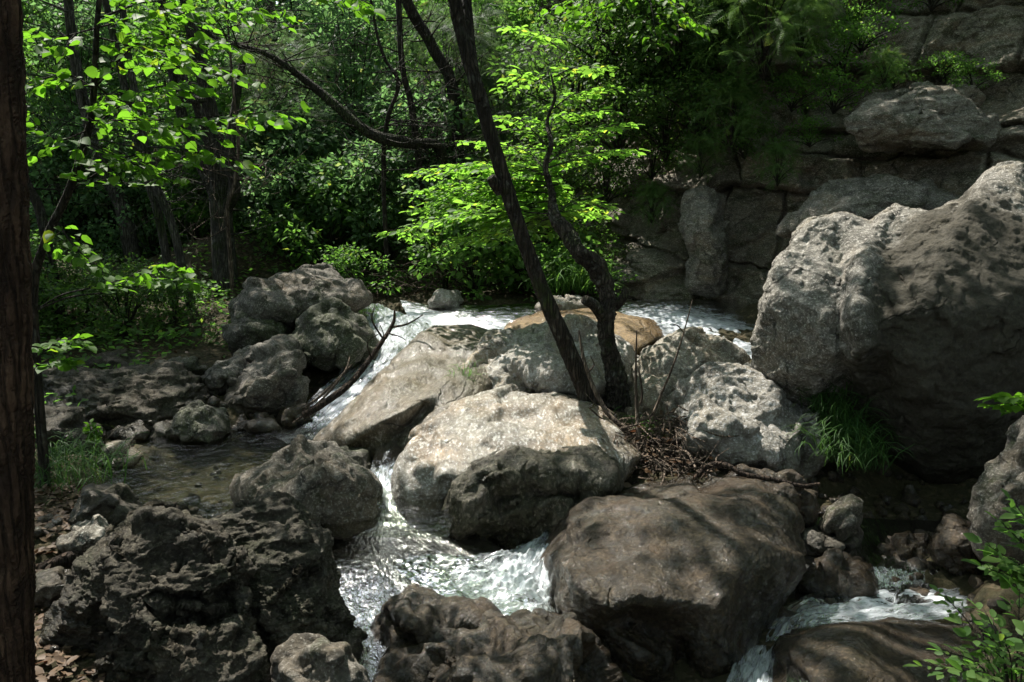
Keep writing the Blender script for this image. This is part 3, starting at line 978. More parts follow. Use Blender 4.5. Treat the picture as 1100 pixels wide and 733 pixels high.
rock('boulder', 'low cracked rock shelf against the foot of the foreground trunk bank', 'rock',
     [(25, 470), (40, 446), (80, 440), (110, 455), (105, 478), (60, 488)], 6.2, .3, (1.2, .2), None, 'dark', 6, 60, noise=MED, strata=(.8, .8, 1.8))
rock('boulder', 'flat grey rock shelf above the ledge under the dark bushes', 'rock',
     [(60, 402), (85, 384), (140, 380), (175, 390), (160, 406), (95, 410)], 8.3, .35, (1.3, .3), None, 'dark', 6, 61, noise=MED, strata=(.8, .8, 1.8))
rock('boulder', 'brown stone on the bank between the ledge and the pointed grey stone', 'rock',
     [(172, 402), (186, 386), (208, 384), (220, 396), (208, 408), (182, 412)], 8.0, .25, (.6, .2), None, 'mossy', 5, 62, noise=SML)
rock('boulder', 'stone at the pool edge under the grey rounded boulder', 'rock',
     [(296, 452), (308, 438), (330, 438), (340, 452), (325, 462), (302, 462)], 6.9, .2, (.6, .2), None, 'wetbrown', 5, 64, noise=SML)
rock('boulder', 'squat rock above the pool left of the moss capped rock', 'rock',
     [(112, 470), (124, 455), (150, 452), (160, 466), (146, 480), (120, 482)], 6.5, .22, (.6, .2), None, 'grey', 5, 65, noise=SML)
rock('bedrock_slab', 'dark slab under the thin sheet of water left of the cascade foam', 'rock',
     [(335, 650), (352, 600), (385, 560), (435, 548), (490, 562), (535, 592), (540, 630), (490, 665), (430, 710), (380, 760), (340, 740)], 4.50, .22, (1.9, 1.7), (440, 620), 'slabgrey', 6, 66, facets=3,
     noise=((1.6, .05), (4, .03, 'c'), (8, .014, 'r'), (20, .008), (45, .004)), ridge=.4)
rock('bedrock_slab', 'ochre water washed rock bed between the two stems', 'rock',
     [(540, 352), (580, 335), (640, 332), (700, 345), (720, 365), (690, 385), (600, 380), (550, 370)], 8.3, .5, (3.0, 1.5), None, 'bed', 6, 51, facets=3, noise=SMOOTH, ridge=.4)
rock('boulder', 'dark mossy overhang of wet rock below the right half of the sunlit slab', 'rock',
     [(478, 560), (492, 520), (520, 494), (560, 484), (600, 482), (645, 490), (668, 510), (650, 545), (605, 572), (580, 602), (545, 614), (505, 595)], 4.80, .30, (1.5, -.5), (565, 520), 'mossydark', 7, 52, soft=.07,
     noise=((1.6, .07), (2.2, .10, 'c'), (4.5, .04, 'c'), (8, .02, 'r'), (11, .016, 'c'), (24, .009), (50, .005)), ridge=.5, strata=(1, 1, .7), feats=[([(525, 545), (575, 530), (620, 532)], 10, -.12), ([(515, 512), (560, 500), (620, 505)], 8, .05)])

# ------------------------------------------------------------------ cliff on the right
plan = np.array([(-.2, 13.6), (1.1, 12.0), (1.9, 10.7), (2.9, 10.1), (3.7, 9.7), (4.6, 8.9), (5.8, 7.9), (7.4, 6.6), (9.0, 5.0)])
PL = catmull(plan, 600)
hs = np.linspace(.2, 8.6, 480)
T = np.gradient(PL, axis=0); T /= np.linalg.norm(T, axis=1)[:, None]
NO = np.stack((T[:, 1], -T[:, 0]), -1)
NO *= np.where((NO * (np.array((1.0, 4)) - PL)).sum(1) < 0, -1, 1)[:, None]
S = np.concatenate([[0], np.cumsum(np.linalg.norm(np.diff(PL, axis=0), axis=1))])
SS, HH = np.meshgrid(S, hs)
s_, h_ = SS.ravel(), HH.ravel()
q0 = np.stack((s_, h_, 0 * s_), -1)
hw = h_ + .09 * s_ + .34 * fbm(q0 * .6, 3) + .09 * fbm(q0 * 2.6, 3)
rgb = np.random.default_rng(21)
bh = rgb.uniform(.28, .85, 24); bt = np.concatenate([[-1], -1 + np.cumsum(bh)])          # courses of unequal height
bi = np.clip(np.searchsorted(bt, hw) - 1, 0, 23)
fb = (hw - bt[bi]) / bh[bi]
bw = rgb.uniform(.55, 1.6, 24); bo = rgb.uniform(0, 1, 24); bd = rgb.uniform(-.05, .42, 24)
uu = (s_ + .10 * fbm(q0 * 1.5 + 9, 3) + .25 * (fb - .5) * rgb.uniform(-1, 1, 24)[bi]) / bw[bi] + bo[bi]
cb = np.floor(uu); fu = uu - cb
hsh = (np.sin(cb * 12.9898 + bi * 78.233) * 43758.5453) % 1
hs2 = (np.sin(cb * 39.34 + bi * 11.1) * 24634.63) % 1
edge = np.minimum(np.minimum(fu, 1 - fu) * bw[bi], np.minimum(fb, 1 - fb) * bh[bi])
crack = smooth01(edge, .0, .05)
out = bd[bi] + .26 * hsh + .30 * (hs2 - .5) * (fu - .5) + .22 * (fb - .5) * (hsh - .7)
out = out - .13 * (1 - crack)
out += .26 * fbm(q0 * .7 + 3, 3) + .30 * crag(q0 * np.array((.9, 1.1, 1)) + 7) + .16 * crag(q0 * np.array((1.6, 2.4, 1))) + .05 * crag(q0 * np.array((4, 7, 1))) + .02 * crag(q0 * np.array((10, 16, 1))) + .015 * ridged(q0 * np.array((8, 15, 1)), 3) + .008 * fbm(q0 * 40, 2)
lean = .30 * np.maximum(h_ - 1.2, 0)
lean += .5 * smooth01(h_, 3.0, 3.4) * smooth01(s_, 4.5, 6)      # a ledge that steps back
ix = np.tile(np.arange(len(S)), len(hs))
XY = PL[ix] + NO[ix] * (out - lean)[:, None]
Vc = np.stack((XY[:, 0], XY[:, 1], h_ + .05 * fbm(q0 * 2.3, 2)), -1)
n = len(S)
ii = (np.arange(len(hs) - 1)[:, None] * n + np.arange(n - 1)[None, :]).ravel()
obj('cliff', Vc, [np.stack((ii, ii + 1, ii + n + 1, ii + n), -1)], M['cliff'])['kind'] = 'structure'

rock('cliff_block', 'great pale block jutting from the cliff above the huge boulder', 'rock block',
     [(908, 130), (930, 108), (985, 98), (1040, 100), (1068, 128), (1062, 155), (1000, 160), (930, 155)], 8.9, .6, (.5, .0), None, 'cliffpale', 7, 41, noise=ANG, q=.8, facets=5, cut=(.75, .95), boxy=4, strata=(.8, .8, 1.8))
rock('cliff_block', 'wedge shaped loose block stuck at the top of the cliff beside the feathery shrub', 'rock block',
     [(862, 10), (872, -8), (895, -6), (904, 22), (892, 44), (870, 36)], 9.9, .3, (.2, 0), None, 'cliffpale', 6, 45, noise=ANG, q=.8, facets=5, cut=(.75, .95), boxy=4)
rock('cliff_block', 'lowest sloping grey slab of the cliff just behind the huge boulder', 'rock block',
     [(840, 250), (870, 205), (920, 195), (1000, 200), (1040, 215), (1000, 260), (900, 280)], 8.5, .4, (.8, 0), None, 'cliffpale', 6, 47, noise=ANG, q=.8, facets=5, cut=(.75, .95), boxy=4, strata=(.8, .8, 1.8))
rock('cliff_block', 'tall pale slab leaning on the cliff foot above the upper stream', 'rock block',
     [(735, 240), (742, 205), (762, 195), (778, 215), (780, 280), (768, 312), (742, 308)], 9.7, .35, (.2, 0), None, 'cliffpale', 6, 48, noise=ANG, q=.8, facets=5, cut=(.75, .95), boxy=4)

# ------------------------------------------------------------------ water: ribbons that follow the flow
def ribbon(name, secs, mat='water', nu=160, nv=40, amp=.02, freq=7.0, seed=0):
    """secs: (left px,py,d, right px,py,d, foam at left, middle, right)"""
    s = np.array(secs, float)
    L = catmull(at(s[:, 0], s[:, 1], s[:, 2]), nu)
    Rr = catmull(at(s[:, 3], s[:, 4], s[:, 5]), nu)
    fm = np.stack([np.interp(np.linspace(0, 1, nu), np.linspace(0, 1, len(s)), s[:, 6 + k]) for k in range(3)], -1)
    t = np.linspace(0, 1, nv)
    V = L[:, None, :] * (1 - t)[None, :, None] + Rr[:, None, :] * t[None, :, None]
    fo = np.stack([np.interp(t, (0, .5, 1), fm[i]) for i in range(nu)])
    w = np.linalg.norm(L - Rr, axis=1)
    C = (L + Rr) / 2
    along = np.concatenate([[0], np.cumsum(np.linalg.norm(np.diff(C, axis=0), axis=1))])
    uv = np.stack((t[None, :] * w.mean() + 0 * along[:, None], along[:, None] + 0 * t[None, :]), -1).reshape(-1, 2) + seed * 7.3
    q = np.stack((uv[:, 0] * freq, uv[:, 1] * freq * .4, 0 * uv[:, 0] + seed), -1)
    dz = amp * (fbm(q, 4) + .5 * ridged(q * 2, 2)) * (0.4 + 1.2 * fo.ravel())
    V = V.reshape(-1, 3); V[:, 2] += dz
    ii = (np.arange(nu - 1)[:, None] * nv + np.arange(nv - 1)[None, :]).ravel()
    o = obj(name, V, [np.stack((ii, ii + 1, ii + nv + 1, ii + nv), -1)], M[mat], uv=uv, attrs={'foam': fo.ravel()})
    o['kind'] = 'structure'
    return o


ribbon('stream_water', [(830, 322, 9.9, 860, 400, 7.3, .0, .1, .3), (770, 322, 9.9, 800, 392, 7.4, .05, .9, 1.0), (720, 322, 9.9, 740, 368, 8.0, .3, 1.0, .9), (670, 324, 9.8, 690, 360, 8.2, .4, .75, .4),
                        (620, 327, 9.7, 640, 362, 8.1, .05, .0, .0), (570, 327, 9.7, 575, 362, 8.1, .05, .2, .3), (520, 328, 9.7, 530, 366, 8.0, .1, .75, .85), (470, 328, 9.8, 480, 362, 8.4, .3, .8, .6), (430, 324, 9.9, 450, 368, 8.2, .5, .9, .5)],
       amp=.035, seed=1, nu=260, nv=60)
ribbon('rapids_water', [(385, 320, 9.9, 470, 352, 8.7, .3, .8, .6), (378, 345, 9.2, 465, 362, 8.3, .5, .75, .5), (380, 380, 8.4, 445, 385, 7.7, .75, .75, .3), (360, 405, 7.9, 420, 410, 7.2, .55, .7, .3),
                        (335, 428, 7.5, 392, 440, 6.8, .5, .8, .6), (310, 448, 7.1, 360, 470, 6.3, .3, .5, .5), (280, 462, 6.8, 335, 490, 5.9, 0, .1, .2)], amp=.035, seed=2, nu=220)
# left pool
px_ = np.linspace(-2.9, -.35, 150); py_ = np.linspace(4.2, 7.3, 170)
PX, PY = np.meshgrid(px_, py_)
q = np.stack((PX.ravel() * 5, PY.ravel() * 5, 0 * PX.ravel()), -1)
zw = at(260, 500, 5.55)[2]
PZ = zw + .012 * fbm(q, 3).reshape(PX.shape) + 0 * PX
n = len(px_)
ii = (np.arange(len(py_) - 1)[:, None] * n + np.arange(n - 1)[None, :]).ravel()
obj('pool_water', np.stack((PX, PY, PZ), -1).reshape(-1, 3), [np.stack((ii, ii + 1, ii + n + 1, ii + n), -1)], M['poolwater'],
    uv=np.stack((PX.ravel(), PY.ravel()), -1), attrs={'foam': np.full(PX.size, .02)})['kind'] = 'structure'
# chute and cascade in the centre
ribbon('chute_water', [(412, 455, 6.2, 440, 462, 6.05, .1, .3, .1), (402, 490, 5.6, 428, 492, 5.45, .2, .4, .2), (396, 515, 5.2, 424, 520, 5.05, .4, .8, .4), (398, 540, 4.95, 426, 545, 4.85, .3, .6, .3), (400, 565, 4.75, 440, 565, 4.7, .1, .2, .1)], amp=.02, seed=3, nu=90, nv=24)
ribbon('cascade_water', [(380, 545, 4.95, 505, 560, 4.85, .0, .05, .15), (362, 572, 4.6, 535, 588, 4.6, .0, .0, .1), (345, 600, 4.2, 590, 606, 4.42, .2, .12, .25), (338, 640, 3.82, 612, 640, 4.03, .22, .16, .3), (345, 680, 3.47, 620, 672, 3.72, .2, .12, .2), (360, 730, 3.05, 640, 720, 3.35, .0, .0, .1), (370, 800, 2.7, 650, 800, 2.9, .0, .0, .1)],  # faint foam on the left side paints in bluish white glints
       mat='sheetwater', amp=.02, seed=4, nu=200, nv=90)
ribbon('foam_water', [(640, 535, 4.85, 668, 552, 4.7, .2, .3, .1), (600, 560, 4.75, 628, 580, 4.5, .4, .5, .3), (565, 585, 4.55, 602, 612, 4.2, .6, .8, .6), (510, 598, 4.34, 598, 640, 3.92, .4, .85, .8), (450, 600, 4.24, 560, 664, 3.71, .15, .6, .45), (415, 605, 4.12, 490, 662, 3.68, -.2, .1, -.1)], amp=.06, seed=5, nu=240, nv=110, freq=11)
# lower right rapids
ribbon('rapids_water', [(1090, 625, 4.2, 1085, 665, 3.75, .2, .2, .1), (1010, 632, 4.3, 1020, 668, 3.8, .5, .8, .5), (950, 632, 4.35, 960, 672, 3.8, .6, .85, .6), (890, 636, 4.3, 880, 680, 3.75, .5, .8, .5), (840, 655, 4.05, 860, 695, 3.55, .4, .6, .4), (800, 695, 3.65, 850, 725, 3.3, .5, .8, .3), (770, 760, 3.1, 850, 770, 3.0, .6, .9, .4)],
       amp=.04, seed=6, nu=200, nv=50)
ribbon('trickle_water', [(845, 555, 5.05, 1010, 560, 5.0, .0, .0, .0), (848, 580, 4.8, 1030, 585, 4.7, .0, .05, .0), (850, 605, 4.5, 1050, 608, 4.4, .05, .15, .05), (862, 630, 4.3, 1040, 632, 4.25, .2, .3, .2), (880, 650, 4.1, 1020, 650, 4.05, .3, .5, .3)], amp=.02, seed=8, nu=110, nv=80)
ribbon('film_water', [(500, 362, 8.0, 525, 372, 7.7, .1, .3, .1), (455, 375, 7.35, 478, 392, 7.0, .1, .3, .1), (420, 402, 6.85, 440, 420, 6.6, .1, .35, .1), (392, 430, 6.5, 405, 448, 6.3, .1, .4, .1), (352, 462, 6.3, 370, 478, 6.1, .1, .3, .1)], amp=.012, seed=9, nu=120, nv=20)
ribbon('slab_water', [(850, 676, 3.62, 1060, 668, 3.70, .1, .12, .2), (845, 700, 3.35, 1060, 690, 3.42, .0, .05, .25), (845, 730, 3.05, 1050, 720, 3.1, .0, .05, .15), (845, 780, 2.75, 1040, 770, 2.8, .0, .05, .1)], amp=.01, seed=7, nu=80, nv=60)

# ------------------------------------------------------------------ canopy gaps: lit places and how open the canopy is towards the sun
LIT = []


def lit(px, py, d, r, p):
    LIT.append((*at(px, py, d), r * 1.15, p * 1.3))


lit(470, 470, 5.5, .6, .85); lit(560, 445, 5.9, .5, .75); lit(465, 490, 5.3, .32, .9); lit(620, 440, 6.1, .35, .7)
lit(560, 375, 6.9, .6, .95); lit(620, 370, 7.0, .5, .8); lit(500, 350, 8.4, .7, .95); lit(580, 345, 8.5, .7, .9); lit(650, 345, 8.6, .6, .9)
lit(740, 350, 8.3, .6, .6); lit(430, 370, 8.3, .6, .5); lit(430, 430, 6.5, .6, .32); lit(470, 395, 7.2, .5, .32)
lit(780, 430, 5.7, .6, .74); lit(840, 470, 5.6, .45, .65); lit(760, 385, 6.8, .5, .62); lit(790, 490, 5.4, .4, .6); lit(740, 370, 6.9, .4, .6)
lit(580, 130, 6.8, .9, .97); lit(640, 125, 6.8, .6, .95); lit(490, 200, 7.8, 1.1, .95); lit(560, 230, 6.8, .7, .9); lit(560, 50, 6.8, .6, .9); lit(440, 65, 6.8, .6, .85)
lit(250, 135, 4.5, .45, .55); lit(180, 165, 4.5, .45, .6); lit(120, 60, 4.5, .4, .3); lit(300, 120, 4.5, .35, .8); lit(210, 20, 4.5, .5, .6); lit(70, 370, 4.5, .25, .8); lit(200, 300, 4.6, .3, .7)
lit(1060, 190, 6.5, .6, .8); lit(960, 235, 6.3, .6, .75); lit(870, 260, 6.4, .55, .72); lit(830, 320, 6.2, .35, .6); lit(920, 300, 5.7, .3, .4); lit(845, 300, 6.3, .4, .7); lit(1000, 120, 8.8, .6, .35)
lit(700, 545, 4.4, .4, .40); lit(640, 600, 3.9, .3, .38); lit(555, 620, 4.2, .16, .5); lit(545, 690, 3.3, .22, .6); lit(420, 610, 4.1, .4, .35); lit(315, 478, 5.0, .18, .75); lit(262, 545, 3.6, .1, .7)
lit(240, 500, 5.6, .5, .5); lit(320, 472, 5.1, .2, .8); lit(80, 570, 4.0, .2, .5); lit(690, 490, 5.4, .3, .6)
lit(500, 110, 11, 1.2, .6); lit(330, 100, 11, 1.5, .5); lit(250, 60, 12, 1.5, .5); lit(450, 250, 10.5, 1.0, .5); lit(620, 300, 9.6, .5, .7); lit(150, 210, 12, 1.2, .4)
lit(680, 150, 10.3, 1.0, .6); lit(650, 60, 10.5, 1.0, .6); lit(800, 80, 9.3, .8, .6); lit(760, 220, 9.7, .5, .4); lit(690, 260, 10.2, .8, .55); lit(370, 310, 9.4, .5, .45); lit(290, 395, 7.2, .4, .3); lit(350, 350, 8.0, .4, .3); lit(700, 30, 8, .8, .5)
LIT = np.array(LIT)


def sun_cull(P):
    """True where a leaf keeps a lit place in shadow and the gap in the canopy leaves it out"""
    e = np.cross(SUN, (0, 0, 1)); e /= np.linalg.norm(e)
    e2 = np.cross(e, SUN)
    uv = np.stack((P @ e, P @ e2), -1)
    nz = .5 + .75 * fbm(np.stack((uv[:, 0] * 2.3, uv[:, 1] * 2.3, 0 * uv[:, 0]), -1), 3)
    cull = np.zeros(len(P), bool)
    for (x, y, z, r, p) in LIT:
        c = np.array((x, y, z))
        dd = np.hypot(uv[:, 0] - c @ e, uv[:, 1] - c @ e2)
        ahead = (P - c) @ SUN > .9
        pf = p * smooth01(dd, r * 1.25, r * .7)
        cull |= ahead & (nz < pf)
    return cull


def rnd_dir(n):
    v = RNG.normal(size=(n, 3))
    return v / np.linalg.norm(v, axis=1)[:, None]


def clump_leaves(bag, centres, rad, per, size, shape, flat=.6, cull=True, up=1.2, wide=1.0, tint_shift=0.0):
    centres = np.atleast_2d(centres)
    n = len(centres) * per
    c = np.repeat(centres, per, 0)
    o = rnd_dir(n) * (RNG.random((n, 1)) ** .45) * np.array((rad, rad, rad * flat))
    P = c + o
    if cull:
        k = ~sun_cull(P)
        P, o = P[k], o[k]
        n = len(P)
    if n == 0: return
    dr = o / (np.linalg.norm(o, axis=1)[:, None] + 1e-6) + .7 * rnd_dir(n) + np.array((0, 0, -.25))
    nr = rnd_dir(n) + np.array((0, 0, up))
    t = np.clip(RNG.random(n) + tint_shift, 0, 1)
    bag.leaves(P, dr, nr, size * RNG.uniform(.7, 1.25, n), shape, t, wide)


def spray(leafbag, twigbag, P, width, leaf, shape='oval', step=.055, droop=.12, r=.006, tilt=.35):
    """a flat layered branch: main axis, side twigs in the horizontal plane, leaves alternating along them"""
    C = catmull(P, 24) if len(P) > 2 else np.linspace(P[0], P[-1], 24)
    L = np.linalg.norm(np.diff(C, axis=0), axis=1).sum()
    twigbag.tube(C, [r, r * .4], 5, 18)
    nside = max(4, int(L / .07))
    pos, dr, nr = [], [], []
    for k in range(nside + 1):
        t = .12 + .88 * k / nside
        i = min(22, int(t * 23))
        p = C[i]
        ax = C[i + 1] - C[i]; ax /= np.linalg.norm(ax) + 1e-9
        side = np.cross(ax, (0, 0, 1)); side /= np.linalg.norm(side) + 1e-9
        for sgn in ((1, -1) if k < nside else (1,)):
            ln = width * (1 - .65 * t) * RNG.uniform(.55, 1.15) if k < nside else width * .4
            d = ax * .75 + side * sgn * (.8 if k < nside else 0) + np.array((0, 0, RNG.normal(0, .12)))
            d /= np.linalg.norm(d)
            q = p + d * ln - np.array((0, 0, droop * ln))
            twigbag.tube([p, (p + q) / 2 + np.array((0, 0, .02)), q], [r * .35, r * .15], 3, 5, cap=False)
            m = max(2, int(ln / step))
            sd2 = np.cross(d, (0, 0, 1)); sd2 /= np.linalg.norm(sd2) + 1e-9
            for j in range(m):
                u = (j + .6) / m
                pp = p + (q - p) * u
                s2 = 1 if j % 2 else -1
                pos.append(pp)
                dr.append(d * .65 + sd2 * s2 * .8 + RNG.normal(0, .22, 3) + np.array((0, 0, -.18)))
                nr.append(np.array((0, 0, 1.0)) + RNG.normal(0, tilt, 3))
            pos.append(q); dr.append(d + np.array((0, 0, -.2))); nr.append(np.array((0, 0, 1.0)) + RNG.normal(0, tilt, 3))
    pos, dr, nr = map(np.array, (pos, dr, nr))
    leafbag.leaves(pos, dr, nr, leaf * RNG.uniform(.45, 1.25, len(pos)), shape)


def pl(*pts):
    return np.array([at(*p) for p in pts])


def tree_root(name, pts, label, cat='tree', group=None):
    return empty(name, pts[0], label, cat, group)


CANOPY = []     # (root, top point, leaf material)


def trunk(root, pts, rad, mat, name='trunk', seg=14, rough=.12, n=None, freq=4.0):
    b = Bag()
    b.tube(pts, rad, seg, n or 12 * len(pts), rough, freq)
    return b.build(name, M[mat], root)


# leaning dark trunk in the middle
p = pl((645, 462, 6.05), (636, 435, 6.05), (612, 380, 6.05), (580, 305, 6.0), (548, 215, 5.95), (520, 120, 5.9), (497, 40, 5.9), (482, -30, 5.85))
p = np.vstack([p, p[-1] + (-.25, 0, 1.2), p[-1] + (-.5, .1, 2.6), p[-1] + (-.6, .3, 4.2)])
main = tree_root('leaning_tree', p, 'dark slim trunk leaning left over the middle of the stream')
trunk(main, p, [.115, .078, .062, .055, .051, .048, .046, .044, .04, .036, .03], 'bark', seg=36, rough=.17, n=420, freq=9)
f0 = at(508, 75, 5.92)
fk = np.vstack([f0, at(503, 35, 6.0), at(500, -20, 6.1), at(500, -120, 6.2), at(505, -300, 6.6)])
trunk(main, fk, [.04, .045, .042, .036, .03], 'bark', 'branch', rough=.12)
for rt in ([(640, 442, 6.05), (650, 462, 5.85), (668, 476, 5.6)], [(636, 442, 6.05), (622, 458, 5.9), (606, 466, 5.85)], [(640, 445, 6.05), (642, 466, 5.8), (640, 486, 5.55)]):
    trunk(main, pl(*rt), [.05, .03, .012], 'bark', 'root', seg=10, rough=.3, n=40)
kn = pl((538, 205, 5.95), (531, 196, 5.9), (527, 190, 5.88))
trunk(main, kn, [.05, .045, .03], 'bark', 'branch_stub', seg=10)
CANOPY.append((main, p[-2], 'leafmid'))

# gnarled second stem with the bright sprays
p = pl((662, 462, 6.35), (664, 430, 6.35), (660, 395, 6.35), (650, 355, 6.3), (652, 318, 6.35), (640, 288, 6.35), (622, 270, 6.3), (608, 248, 6.4), (596, 234, 6.45), (592, 205, 6.55), (586, 180, 6.6), (592, 155, 6.6), (588, 130, 6.7), (596, 105, 6.7), (592, 80, 6.75))
gn = tree_root('gnarled_tree', p, 'gnarled bent stem with bright layered leaf sprays behind the leaning trunk')
trunk(gn, p, [.14, .088, .062, .055, .058, .068, .055, .05, .038, .025, .022, .018, .014, .011, .006], 'barkgnarl', seg=36, rough=.6, n=480, freq=9)
for rt in ([(660, 440, 6.35), (676, 462, 6.2), (690, 482, 5.9)], [(655, 440, 6.35), (640, 462, 6.2), (620, 472, 6.1)], [(668, 445, 6.35), (690, 455, 6.3), (712, 470, 6.1)]):
    trunk(gn, pl(*rt), [.05, .03, .012], 'barkgnarl', 'root', seg=10, rough=.3, n=40)
for a in ([(652, 350, 6.35), (640, 330, 6.2), (628, 322, 6.1)], [(660, 330, 6.35), (668, 322, 6.3), (672, 312, 6.3)]):
    trunk(gn, pl(*a), [.045, .04, .03], 'barkgnarl', 'branch_stub', seg=10, rough=.3)
lb, tb = Bag(), Bag()
SPR = [((590, 175, 6.5), (625, 145, 7.1), (672, 133, 7.5), .36), ((590, 190, 6.5), (540, 180, 7.4), (450, 188, 8.2), .42), ((598, 228, 6.45), (540, 222, 7.4), (440, 245, 8.2), .5),
       ((590, 150, 6.55), (600, 125, 7.0), (655, 118, 7.5), .32), ((595, 100, 6.6), (570, 80, 6.8), (545, 92, 7.2), .28), ((600, 80, 6.6), (620, 72, 7.0), (650, 74, 7.4), .28),
       ((605, 55, 6.6), (575, 35, 6.8), (545, 30, 7.1), .26), ((598, 228, 6.45), (565, 232, 7.2), (510, 240, 7.9), .36), ((592, 190, 6.5), (560, 160, 7.2), (500, 150, 8.0), .34),
       ((598, 230, 6.45), (620, 215, 6.8), (655, 225, 7.2), .26), ((590, 160, 6.55), (560, 130, 6.9), (530, 125, 7.2), .28), ((590, 180, 6.55), (640, 165, 7.2), (680, 160, 7.7), .3),
       ((590, 200, 6.5), (540, 205, 7.5), (470, 215, 8.3), .45), ((590, 120, 6.6), (620, 100, 7.0), (660, 95, 7.5), .28),
       ((592, 195, 6.5), (535, 195, 7.6), (470, 200, 8.5), .36), ((598, 232, 6.45), (560, 245, 7.3), (500, 262, 8.0), .4), ((598, 215, 6.45), (520, 225, 7.8), (450, 225, 8.6), .4)]
for a, b_, c, w in SPR:
    for rep_ in range(2 if c[1] > 180 else 1):
        j_ = np.array((0, 0, 0)) if rep_ == 0 else RNG.normal(0, .09, 3) * (1.2, 2.0, .7)
        spray(lb, tb, pl(a, b_, c) + j_ * np.array([[0.3], [1], [1]]), w * 1.2, .082)
lb.build('crown', M['leafbright'], gn, tint=True)
tb.build('twigs', M['bark'], gn)

# foreground trunk at the left edge
p = pl((10, 800, 2.55), (12, 740, 2.55), (14, 600, 2.55), (13, 400, 2.55), (8, 200, 2.55), (1, 0, 2.55), (-6, -200, 2.55))
p = np.vstack([p, p[-1] + (-.05, 0, 2), p[-1] + (-.1, 0, 5)])
fg = tree_root('foreground_tree', p, 'dark reddish trunk standing along the left edge close to the camera')
trunk(fg, p, [.1, .068, .058, .055, .053, .052, .05, .045, .03], 'barkred', seg=56, rough=.22, n=700, freq=24)
CANOPY.append((fg, p[-1] - (0, 0, .5), 'leafmid'))

# lime tree whose broad leaves hang in from the upper left
p = pl((40, 420, 4.9), (36, 330, 4.9), (48, 262, 4.85), (74, 205, 4.8), (95, 140, 4.75), (101, 95, 4.7), (104, 30, 4.65), (110, -60, 4.6))
p[0][2] = gz(p[0][0], p[0][1]) - .05
p = np.vstack([p, p[-1] + (.1, 0, 1.2)])
lm = tree_root('lime_sapling', p, 'slender curved sapling with broad bright leaves at the upper left')
trunk(lm, p, [.03, .026, .024, .022, .02, .018, .015, .012, .008], 'bark', seg=10, rough=.1, n=90)
lb, tb = Bag(), Bag()
LS = [((101, 95, 4.7), (160, 40, 4.6), (250, 45, 4.4), .36), ((101, 95, 4.7), (70, 80, 4.6), (30, 90, 4.5), .3), ((95, 140, 4.75), (150, 100, 4.5), (205, 88, 4.3), .34), ((97, 130, 4.75), (190, 128, 4.5), (318, 118, 4.3), .34),
      ((74, 205, 4.8), (150, 165, 4.6), (255, 168, 4.4), .36), ((104, 30, 4.65), (190, 10, 4.5), (330, 12, 4.3), .32), ((104, 30, 4.65), (60, 40, 4.5), (25, 30, 4.4), .3), ((104, 20, 4.65), (260, -30, 4.3), (400, 5, 4.1), .3),
      ((95, 140, 4.75), (60, 150, 4.6), (25, 120, 4.5), .3), ((90, 150, 4.75), (130, 170, 4.6), (175, 190, 4.6), .28), ((101, 90, 4.7), (140, 120, 4.9), (200, 150, 5.0), .34), ((104, 40, 4.65), (180, 60, 4.9), (260, 80, 5.0), .36), ((60, 235, 4.85), (80, 265, 4.7), (110, 290, 4.7), .16)]
for a, b_, c, w in LS:
    spray(lb, tb, pl(a, b_, c), w, .070, 'broad', step=.075, droop=.3, tilt=.5)
for a, m_, e_, w in [((36, 335, 4.9), (95, 310, 4.7), ((150, 298, 4.6), (212, 302, 4.5)), .17), ((36, 335, 4.9), (110, 315, 4.9), ((165, 285, 4.8), (200, 290, 4.8)), .14), ((38, 400, 4.9), (42, 380, 4.6), ((60, 366, 4.4), (90, 366, 4.3)), .14), ((38, 400, 4.9), (45, 392, 4.6), ((58, 388, 4.4), (76, 388, 4.4)), .1)]:
    tb.tube(pl(a, ((a[0] + m_[0]) / 2, (a[1] + m_[1]) / 2 - 5, a[2]), m_), [.007, .006, .005], 5, 14)
    spray(lb, tb, pl(m_, *e_), w, .066, 'broad', step=.07, droop=.3, tilt=.5, r=.004)
lb.build('crown', M['leafbroad'], lm, tint=True)
tb.build('twigs', M['bark'], lm)


def seedling(name, label, base, pts, leaf, width, mat, shape='oval', step=.06, cat='sapling', bare=True):
    root = empty(name, base, label, cat)
    lb, tb = Bag(), Bag()
    for a in pts:
        a = np.array(a)
        if bare:
            tb.tube([a[0], (a[0] + a[1]) / 2 + RNG.normal(0, .03, 3), a[1]], [.007, .006, .004], 5, 14)
            a = np.array([a[1], (a[1] + a[2]) / 2 + (0, 0, .03), a[2]])
        spray(lb, tb, a, width, leaf, shape, step=step, droop=.25, tilt=.5, r=.004)
    tb.build('stem', M['bark'], root)
    lb.build('foliage', M[mat], root, tint=True)
    return root


